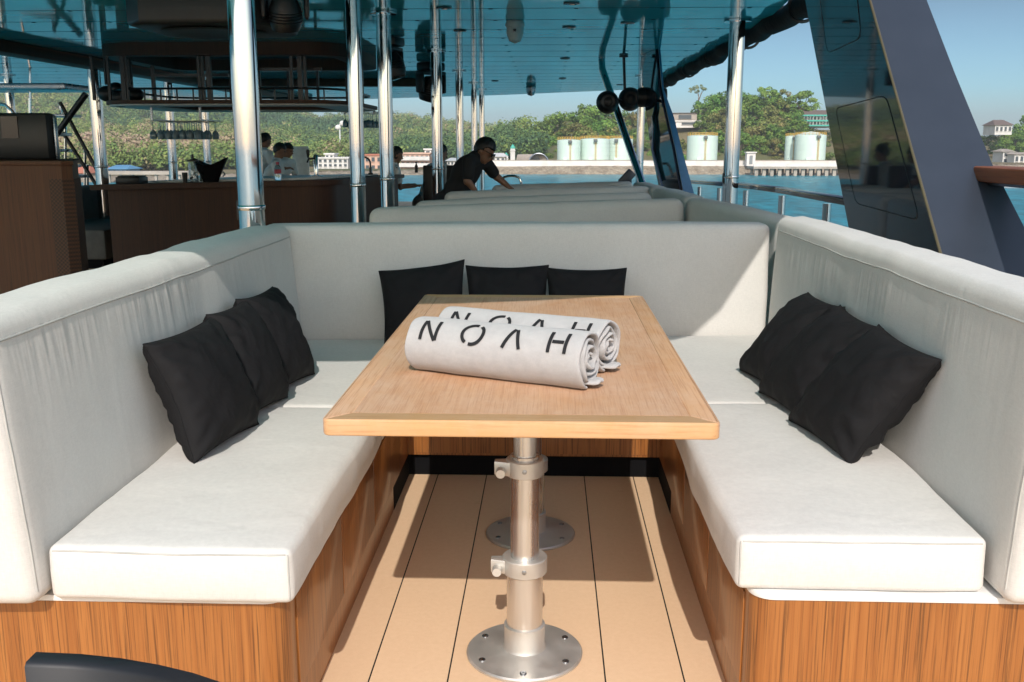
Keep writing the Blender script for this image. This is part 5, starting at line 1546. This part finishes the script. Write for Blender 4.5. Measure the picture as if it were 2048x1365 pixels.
    ribbon(mb, [Lx(0, 0, x0), Lx(0, 1, x0)], W_); ribbon(mb, [Lx(.002, 1, x0), Lx(.038, .0, x0)], W_); ribbon(mb, [Lx(.040, 0.02, x0), Lx(.040, 1, x0)], W_)
    mb = MB(); letters.append(mb); cx_, cy_ = .180, h0 + Hh * .5                                 # O with two stencil gaps
    for a0, a1 in ((32, 190), (212, 370)):
        ribbon(mb, [(cx_ + .027 * math.sin(R(a0 + (a1 - a0) * k / 16)), cy_ - .027 * math.cos(R(a0 + (a1 - a0) * k / 16))) for k in range(17)], W_)
    mb = MB(); letters.append(mb); x0 = .262                                                     # A without its bar
    ribbon(mb, [Lx(0, 0, x0), Lx(.020, .98, x0)], W_); ribbon(mb, [Lx(.026, .94, x0), Lx(.043, 0, x0)], W_)
    mb = MB(); letters.append(mb); x0 = .376                                                     # H
    ribbon(mb, [Lx(0, 0, x0), Lx(0, 1, x0)], W_); ribbon(mb, [Lx(.040, 0, x0), Lx(.040, 1, x0)], W_); ribbon(mb, [Lx(.006, .5, x0), Lx(.034, .5, x0)], W_)
    for mb in letters:
        lt = part('letter', mb, m_ink, t, sharp=0); so = lt.modifiers.new('thickness', 'SOLIDIFY'); so.thickness = .0012; so.offset = -1
    return t
towel((-.314, 2.338), (.100, 2.150), .0695, 'rolled grey towel in front with the whole black lettering in view', 1.0)
towel((-.262, 2.498), (.150, 2.312), .0675, 'rolled grey towel behind the other, its black lettering half covered', 4.0)

# ------------------------------------------------------------------ black scatter pillows
def pillow(bl, br, tr, tl, label, seed, T=.078):
    """corners: bottom-left, bottom-right, top-right, top-left as seen from its front"""
    bl, br, tr, tl = [Vector(q) for q in (bl, br, tr, tl)]
    c = (bl + br + tr + tl) / 4
    nrm = ((br - bl) + (tr - tl)).cross((tl - bl) + (tr - br)).normalized()
    n = 36; vs = [[], []]
    for s_ in (0, 1):
        for i in range(n + 1):
            for j in range(n + 1):
                u, v = math.sin((i / n - .5) * math.pi), math.sin((j / n - .5) * math.pi)
                pu = u * (1 - .07 * (1 - v * v) * abs(u) ** 2); pv = v * (1 - .07 * (1 - u * u) * abs(v) ** 2)
                a, b = (pu + 1) / 2, (pv + 1) / 2
                q = (bl * (1 - a) + br * a) * (1 - b) + (tl * (1 - a) + tr * a) * b
                th = T * ((1 - abs(u) ** 2.4) * (1 - abs(v) ** 2.4)) ** .5
                e_ = max(abs(u), abs(v))
                ang = math.atan2(v, u)
                wr = noise.noise(Vector((ang * 5 + seed, seed, e_ * 1.5))) * .022 * e_ ** 3 * (1 - e_ ** 10)
                cr = max(0, abs(u) * abs(v)) ** 1.5
                wr += (abs(noise.noise(Vector((ang * 7 + seed * 2, seed, e_ * .6)))) - .2) * .05 * cr * (1 - e_ ** 12)
                wr += noise.noise(Vector((u * 2 + seed, v * 2, 3))) * .010 * (1 - e_ ** 4)
                wr += noise.noise(Vector((u * 5, v * 5 + seed, 8))) * .006 * (1 - e_ ** 8)
                q = q + nrm * (1 if s_ else -1) * (th + (wr if e_ < .999 else 0)) + nrm * noise.noise(Vector((ang * 1.5, seed, 2))) * .008 * e_ ** 4
                vs[s_].append(q)
    mb_ = MB()
    for s_ in (0, 1):
        mb_.add(vs[s_], [(i * (n + 1) + j, (i + 1) * (n + 1) + j, (i + 1) * (n + 1) + j + 1, i * (n + 1) + j + 1) for i in range(n) for j in range(n)])
    t = thing('scatter_pillow', c, label, 'pillow', 'black scatter pillows in the booth')
    part('cover', mb_, m_black, t, sharp=70)
    per = [i * (n + 1) for i in range(n + 1)] + [n * (n + 1) + j for j in range(1, n + 1)] + [i * (n + 1) + n for i in range(n - 1, -1, -1)] + [j for j in range(n - 1, 0, -1)]
    mb_ = MB(); mb_.tube([vs[1][k] for k in per], .0022, 5, closed=True); part('seam_edge', mb_, m_black, t, sharp=80)
    return t
zb = .487
pillow((-0.903, 2.36, zb), (-0.844, 2.72, zb), (-0.994, 2.79, .79), (-1.010, 2.36, .80), 'nearest black pillow on the left bench, wrinkled at its lower corner', 1)
pillow((-0.900, 2.685, zb), (-0.842, 3.03, zb), (-0.994, 3.13, .792), (-1.008, 2.80, .797), 'middle black pillow on the left bench, between the other two', 2)
pillow((-0.900, 2.99, zb), (-0.832, 3.36, zb), (-0.996, 3.46, .785), (-1.013, 3.08, .797), 'farthest black pillow on the left bench, partly in roof shadow', 3)
pillow((0.717, 2.815, zb), (0.769, 2.405, zb), (0.939, 2.31, .785), (0.912, 2.69, .802), 'nearest black pillow on the right bench, showing its whole front', 4)
pillow((0.697, 3.16, zb), (0.749, 2.765, zb), (0.929, 2.69, .788), (0.914, 3.06, .796), 'middle black pillow on the right bench, overlapped by the nearest', 5)
pillow((0.697, 3.47, zb), (0.749, 3.10, zb), (0.929, 3.06, .790), (0.914, 3.44, .778), 'farthest black pillow on the right bench, only a strip in view', 6)
pillow((-.665, 3.86, zb), (-.335, 3.87, zb), (-.347, 3.99, .825), (-.70, 3.975, .778), 'tilted black pillow at the rear backrest, leftmost behind the table', 7, .05)
pillow((-.325, 3.88, zb), (-.005, 3.89, zb), (.0, 4.01, .800), (-.342, 4.0, .80), 'middle black pillow of the three behind the table', 8, .05)
pillow((.0, 3.89, zb), (.315, 3.90, zb), (.322, 4.02, .789), (-.01, 4.01, .79), 'rightmost black pillow of the three behind the table', 9, .05)

# ------------------------------------------------------------------ black chair at the lower left corner
ch = thing('tub_chair', (-.42, 1.02, 0), 'black chair whose curved back top shows at the lower left corner', 'chair')
top = [(48, 1306), (60, 1306.5), (140, 1310), (220, 1318), (300, 1331), (370, 1347), (430, 1366), (500, 1396)]
mb = MB(); rings = []
def chY(u): return .90 + .00000075 * (u - 60) ** 2
for (u, v) in top:
    p = atY(u, v + 22, chY(u)); rings.append([(p.x, p.y, .44), (p.x, p.y, p.z - .004), (p.x, p.y + .004, p.z), (p.x, p.y + .024, p.z), (p.x, p.y + .028, p.z - .004), (p.x, p.y + .028, .44)])
part('backrest', loft(rings), plain('matt_black_shell', (.013, .014, .017), .55), ch, sharp=50)
xl, xr_ = rings[0][0][0], rings[-1][0][0]
mb = MB(); mb.box(xl, xr_ + .02, .93, 1.36, .40, .438, .012); part('seat', mb, m_blackplastic, ch)
for x in (xl + .02, xr_): 
    for y in (.95, 1.34):
        mb = MB(); mb.tube([(x, y, 0), (x, y, .399)], [.011, .015], 12); part('leg', mb, m_blackmetal, ch)

# ------------------------------------------------------------------ people
def remeshed(mb_, voxel, smooth=6):
    me = mb_.mesh('tmp', (0, 0, 0), 0)
    o = bpy.data.objects.new('tmp', me); COL.objects.link(o)
    r_ = o.modifiers.new('r', 'REMESH'); r_.mode = 'VOXEL'; r_.voxel_size = voxel
    s_ = o.modifiers.new('s', 'SMOOTH'); s_.iterations = smooth; s_.factor = .5
    bpy.context.view_layer.update()
    ev = o.evaluated_get(bpy.context.evaluated_depsgraph_get())
    m2 = bpy.data.meshes.new_from_object(ev)
    out = MB(); out.v = [q.co[:] for q in m2.vertices]; out.f = [tuple(f.vertices) for f in m2.polygons]
    bpy.data.objects.remove(o); bpy.data.meshes.remove(me); bpy.data.meshes.remove(m2)
    return out
def limb(mb_, pts, rad, n=14):
    mb_.tube(pts, rad, n)
    for p_, r_ in zip(pts, rad): mb_.ell(p_, (r_, r_, r_), 14, 9)
def hand(mb_, wrist, direction, palm_n, curl=.5, s_=1.0):
    d = Vector(direction).normalized(); nrm = Vector(palm_n); nrm = (nrm - d * nrm.dot(d)).normalized(); sd_ = d.cross(nrm)
    w_ = Vector(wrist)
    limb(mb_, [w_ + sd_ * .018 * s_, w_ + d * .085 * s_ + sd_ * .024 * s_], [.017, .016], 8)
    limb(mb_, [w_, w_ + d * .09 * s_], [.02, .018], 8)
    limb(mb_, [w_ - sd_ * .018 * s_, w_ + d * .085 * s_ - sd_ * .024 * s_], [.017, .016], 8)
    for k, L in enumerate((.066, .075, .070, .055)):
        o = w_ + d * .09 * s_ + sd_ * (.030 - .020 * k) * s_
        d2 = (d + nrm * curl).normalized(); d3 = (d + nrm * curl * 2.4).normalized()
        limb(mb_, [o, o + d2 * L * .5, o + d2 * L * .5 + d3 * L * .5], [.0095, .009, .0078], 8)
    o = w_ + d * .025 * s_ + sd_ * .028 * s_
    limb(mb_, [o, o + (sd_ * .8 + d * .7 + nrm * .3) * .035, o + (sd_ * .9 + d * 1.5 + nrm * .6) * .04], [.013, .011, .009], 8)
def person(label, J, face, up, shirt, trousers, hair='short', glasses=False, sleeve=.75, shirt_low=.0, size=1.0):
    """J: world joints hip, chest, neck, head, sh, el, ha (pairs), kn, fo (pairs)"""
    V = {k: (Vector(q) if not isinstance(q, list) else [Vector(w_) for w_ in q]) for k, q in J.items()}
    t = thing('person', (V['hip'].x, V['hip'].y, min(q.z for q in V['fo'])), label, 'person')
    f = Vector(face).normalized(); u = Vector(up); u = (u - f * u.dot(f)).normalized(); sd_ = f.cross(u)
    M3 = Matrix((sd_, f, u)).transposed()
    hc = V['head']
    def H(a, b, c): return hc + sd_ * a + f * b + u * c
    mb_ = MB()
    mb_.ell(H(0, -.008, .018), (.074, .096, .100), 24, 16, M3); mb_.ell(H(0, .022, -.045), (.057, .066, .066), 20, 14, M3)
    mb_.ell(H(0, .060, -.088), (.026, .022, .020), 14, 10, M3)
    mb_.tube([H(0, .088, .012), H(0, .108, -.022), H(0, .092, -.034)], [.009, .015, .010], 8)
    mb_.ell(H(0, .083, -.058), (.026, .012, .009), 12, 8, M3)
    for s_ in (-1, 1): mb_.ell(H(s_ * .074, -.005, -.008), (.010, .020, .030), 12, 8, M3)
    limb(mb_, [hc - u * .05 - f * .015, V['neck']], [.054, .058], 16)
    sh = V['sh']; mid = (sh[0] + sh[1]) / 2
    def torso(m_, k=1.0, low=None):
        a = sh[1] - sh[0]; ax = a.normalized()
        sp = (V['chest'] - V['hip']).normalized(); fr = ax.cross(sp).normalized(); M_ = Matrix((ax, fr, sp)).transposed()
        m_.ell(V['chest'], (.165 * k, .115 * k, .17 * k), 22, 14, M_)
        m_.ell(V['hip'].lerp(V['chest'], .45), (.15 * k, .105 * k, .17 * k), 22, 14, M_)
        m_.ell(V['hip'], (.165 * k, .115 * k, .13 * k), 22, 14, M_)
        limb(m_, [V['chest'], V['neck']], [.10 * k, .062 * k], 16)
        for q in sh: limb(m_, [V['neck'].lerp(V['chest'], .25), q], [.075 * k, .060 * k], 14)
    torso(mb_)
    for i in (0, 1):
        limb(mb_, [sh[i], V['el'][i], V['ha'][i]], [.052, .040, .027])
        d = (V['ha'][i] - V['el'][i]).normalized(); hand(mb_, V['ha'][i], d, Vector((0, 0, -1)) if abs(d.z) < .9 else f, .4)
        hp = V['hip'].lerp(V['hip'] + (sh[i] - mid) * .45, 1.0)
        limb(mb_, [hp, V['kn'][i], V['fo'][i] + Vector((0, 0, .07))], [.085, .058, .040])
        ff = Vector((f.x, f.y, 0)); ff = ff.normalized() if ff.length > .1 else Vector((0, 1, 0))
        limb(mb_, [V['fo'][i] + Vector((0, 0, .045)), V['fo'][i] + ff * .16 + Vector((0, 0, .03))], [.042, .030], 10)
    part('body', remeshed(mb_, .0085, 3), m_skin, t, sharp=0).data.polygons.foreach_set('use_smooth', [True] * len(t.children[0].data.polygons))
    # shirt
    mb_ = MB(); torso(mb_, 1.09)
    for i in (0, 1):
        e_ = sh[i].lerp(V['el'][i], sleeve); limb(mb_, [sh[i], e_], [.064, .060])
    limb(mb_, [V['neck'] - (V['neck'] - V['chest']).normalized() * .02, V['neck'] + (hc - V['neck']).normalized() * .02], [.068, .063], 16)
    o = part('shirt', remeshed(mb_, .012, 5), shirt, t, sharp=0); o.data.polygons.foreach_set('use_smooth', [True] * len(o.data.polygons))
    mb_ = MB()
    mb_.ell(V['hip'] - (V['chest'] - V['hip']).normalized() * .04, (.178, .14, .14), 20, 12)
    for i in (0, 1):
        hp = V['hip'] + (sh[i] - mid) * .45
        limb(mb_, [hp, V['kn'][i], V['fo'][i] + Vector((0, 0, .10))], [.10, .072, .056])
    o = part('trousers', remeshed(mb_, .014, 5), trousers, t, sharp=0); o.data.polygons.foreach_set('use_smooth', [True] * len(o.data.polygons))
    # hair
    mb_ = MB(); n, m_ = 36, 24; vs = []; keep = []
    for i in range(m_ + 1):
        ph = -math.pi / 2 + math.pi * i / m_
        for j in range(n):
            a = 2 * math.pi * j / n
            d = Vector((math.cos(ph) * math.cos(a), math.cos(ph) * math.sin(a), math.sin(ph)))
            k = 1 + .07 * noise.noise(d * 5 + hc) + .04 * noise.noise(d * 14)
            q = Vector((d.x * .083 * k, d.y * .103 * k, d.z * .108 * k)) + Vector((0, -.010, .022))
            lim = .040 if d.y > .25 else (-.01 if d.y > -.2 else -.055)
            if hair == 'long': lim = .045 if d.y > .3 else -.12
            vs.append(H(*q)); keep.append(q.z > lim)
    fs = []
    for i in range(m_):
        for j in range(n):
            q = (i * n + j, i * n + (j + 1) % n, (i + 1) * n + (j + 1) % n, (i + 1) * n + j)
            if sum(keep[w_] for w_ in q) >= 3: fs.append(q)
    mb_.add(vs, fs)
    if hair == 'bun': mb_.ell(H(0, -.09, .10), (.032, .032, .032), 14, 10)
    o = part('hair', mb_, m_hair, t, sharp=60)
    so = o.modifiers.new('thickness', 'SOLIDIFY'); so.thickness = .014; so.offset = -1
    for s_ in (-1, 1):
        mb_ = MB(); mb_.ell(H(s_ * .030, .082, .014), (.012, .010, .008), 10, 8, M3); part('eye', mb_, m_lens, t)
    if glasses:
        mb_ = MB()
        for s_ in (-1, 1):
            mb_.ell(H(s_ * .032, .096, .008), (.029, .008, .021), 16, 10, M3)
            mb_.tube([H(s_ * .060, .090, .014), H(s_ * .082, .04, .014), H(s_ * .082, -.02, .004)], .004, 6)
        mb_.tube([H(-.012, .103, .014), H(.012, .103, .014)], .004, 6)
        part('sunglasses', mb_, m_lens, t)
    return t
Y = 9.25
hip = atY(902, 402, Y + .05)
person('man in a black polo shirt and dark glasses bending over the rear benches', dict(hip=hip, chest=atY(932, 345, Y + .02), neck=atY(951, 315, Y), head=atY(969, 302, Y),
       sh=[atY(972, 326, Y + .17), atY(938, 324, Y - .17)], el=[atY(992, 353, Y + .22), atY(935, 363, Y - .22)], ha=[atY(1014, 371, Y + .2), atY(949, 380, Y - .2)],
       kn=[(hip.x + .12, Y + .18, .42), (hip.x + .08, Y - .1, .42)], fo=[(hip.x - .05, Y + .2, 0), (hip.x - .05, Y - .1, 0)]), (.82, -.18, -.55), (.3, 0, 1), m_shirt_black, m_trousers, glasses=True, sleeve=.72)
def stand(label, u, vtop, Y_, fdir, shirt, lean=.35, hair='short', arms=.5, seat=None, glasses=False, tr=None):
    """a person stooping over the counter; fdir is the heading on the deck"""
    f = Vector((fdir[0], fdir[1], 0)).normalized(); s_ = f.cross(Vector((0, 0, 1)))
    top_ = atY(u, vtop, Y_)
    head = Vector((top_.x, Y_, top_.z - .125))
    neck = head - Vector((0, 0, .15)) - f * .05
    chest = neck - Vector((0, 0, .19)) - f * .06 * (1 + lean)
    hz = chest.z - .30
    hip = Vector((chest.x, chest.y, hz)) - f * (.10 + .35 * lean)
    sh = [neck + s_ * -.19 - Vector((0, 0, .055)), neck + s_ * .19 - Vector((0, 0, .055))]
    el = [q - Vector((0, 0, .26)) + f * .06 for q in sh]; ha = [q + f * .22 + Vector((0, 0, .02)) for q in el]
    kz = max(.2, hz * .52); kf = .0
    if seat: kn = [hip + f * .40 + s_ * q - Vector((0, 0, .02)) for q in (-.1, .1)]; fo = [Vector((q.x, q.y, .02)) + f * .03 for q in kn]
    else: kn = [Vector((hip.x, hip.y, kz)) + f * .10 + s_ * q for q in (-.1, .1)]; fo = [Vector((hip.x, hip.y, 0)) + s_ * q for q in (-.1, .1)]
    return person(label, dict(hip=hip, chest=chest, neck=neck, head=head, sh=sh, el=el, ha=ha, kn=kn, fo=fo), f + Vector((0, 0, -.35)), f * .35 + Vector((0, 0, 1)), shirt, tr or m_trousers, hair, sleeve=.62, glasses=glasses)
stand('bar hand in a white shirt standing tallest, right beside the nearest steel column', 530, 266, 16.0, (.7, .7), m_shirt_white, .15)
stand('stooping bar hand in a white shirt, directly left of the white panel', 559, 286, 15.6, (.95, .1), m_shirt_white, .3)
stand('bar hand whose head shows just behind the stooping one in white', 575, 286, 16.4, (.9, -.3), m_shirt_white, .3)
stand('dark haired bar hand with only the head and collar right of the third column', 792, 293, 14.5, (.9, .35), m_shirt_white, .2, 'long')
stand('seated man in a white tee with a small topknot behind the fourth column', 881, 288, 13.6, (.75, .6), m_shirt_white, .1, 'bun', seat=True, tr=m_shorts)
x = (606 - VPX) / F_PX * 17.0
t = thing('white_panel', (x, 17, 0), 'tall white panel board standing behind the bar staff', 'panel')
zt = EYE + (289 - 293) / F_PX * 17
mb = MB(); mb.box(x - .14, x + .14, 16.98, 17.02, .05, zt, .003); part('board', mb, m_whiteboard, t)
mb = MB(); mb.box(x - .2, x + .2, 16.85, 17.15, 0, .048, .005); part('foot', mb, m_blackplastic, t)
# dark lounge chair the seated man uses, and its twin beside it
def lounge(u0, u1, vt, Y_, label):
    a, b = atY(u0, vt, Y_), atY(u1, vt, Y_)
    t = thing('lounge_chair', ((a.x + b.x) / 2, Y_, 0), label, 'chair', 'dark chairs by the bar end')
    mb = MB(); mb.box(a.x, b.x, Y_ - .04, Y_ + .02, .40, a.z, .02); part('backrest', mb, m_blackplastic, t)
    mb = MB(); mb.box(a.x + .01, b.x - .01, Y_ + .021, Y_ + .48, .40, .47, .02); part('seat', mb, m_blackplastic, t)
    for xx in (a.x + .03, b.x - .03):
        for yy in (Y_, Y_ + .44):
            mb = MB(); mb.tube([(xx, yy, 0), (xx, yy, .399)], .014, 8); part('leg', mb, m_blackmetal, t)
lounge(846, 890, 331, 12.9, 'dark chair back in front of the seated man in a white tee')
lounge(893, 922, 331, 13.4, 'dark chair between the fourth column and the bending man')

# ------------------------------------------------------------------ haze over the water
hz = MB(); hz.box(-2700, 2700, -2700, 2700, SEA - 5, 75)
hm = bpy.data.materials.new('thin_sea_haze'); hm.use_nodes = True
for n_ in list(hm.node_tree.nodes):
    if n_.type != 'OUTPUT_MATERIAL': hm.node_tree.nodes.remove(n_)
pv = hm.node_tree.nodes.new('ShaderNodeVolumePrincipled')
setin(pv, Density=.00042, Anisotropy=.2); pv.inputs['Color'].default_value = (.86, .93, 1, 1)
hm.node_tree.links.new(pv.outputs[0], hm.node_tree.nodes['Material Output'].inputs['Volume'])
struct('haze', hz, hm, kind='stuff')
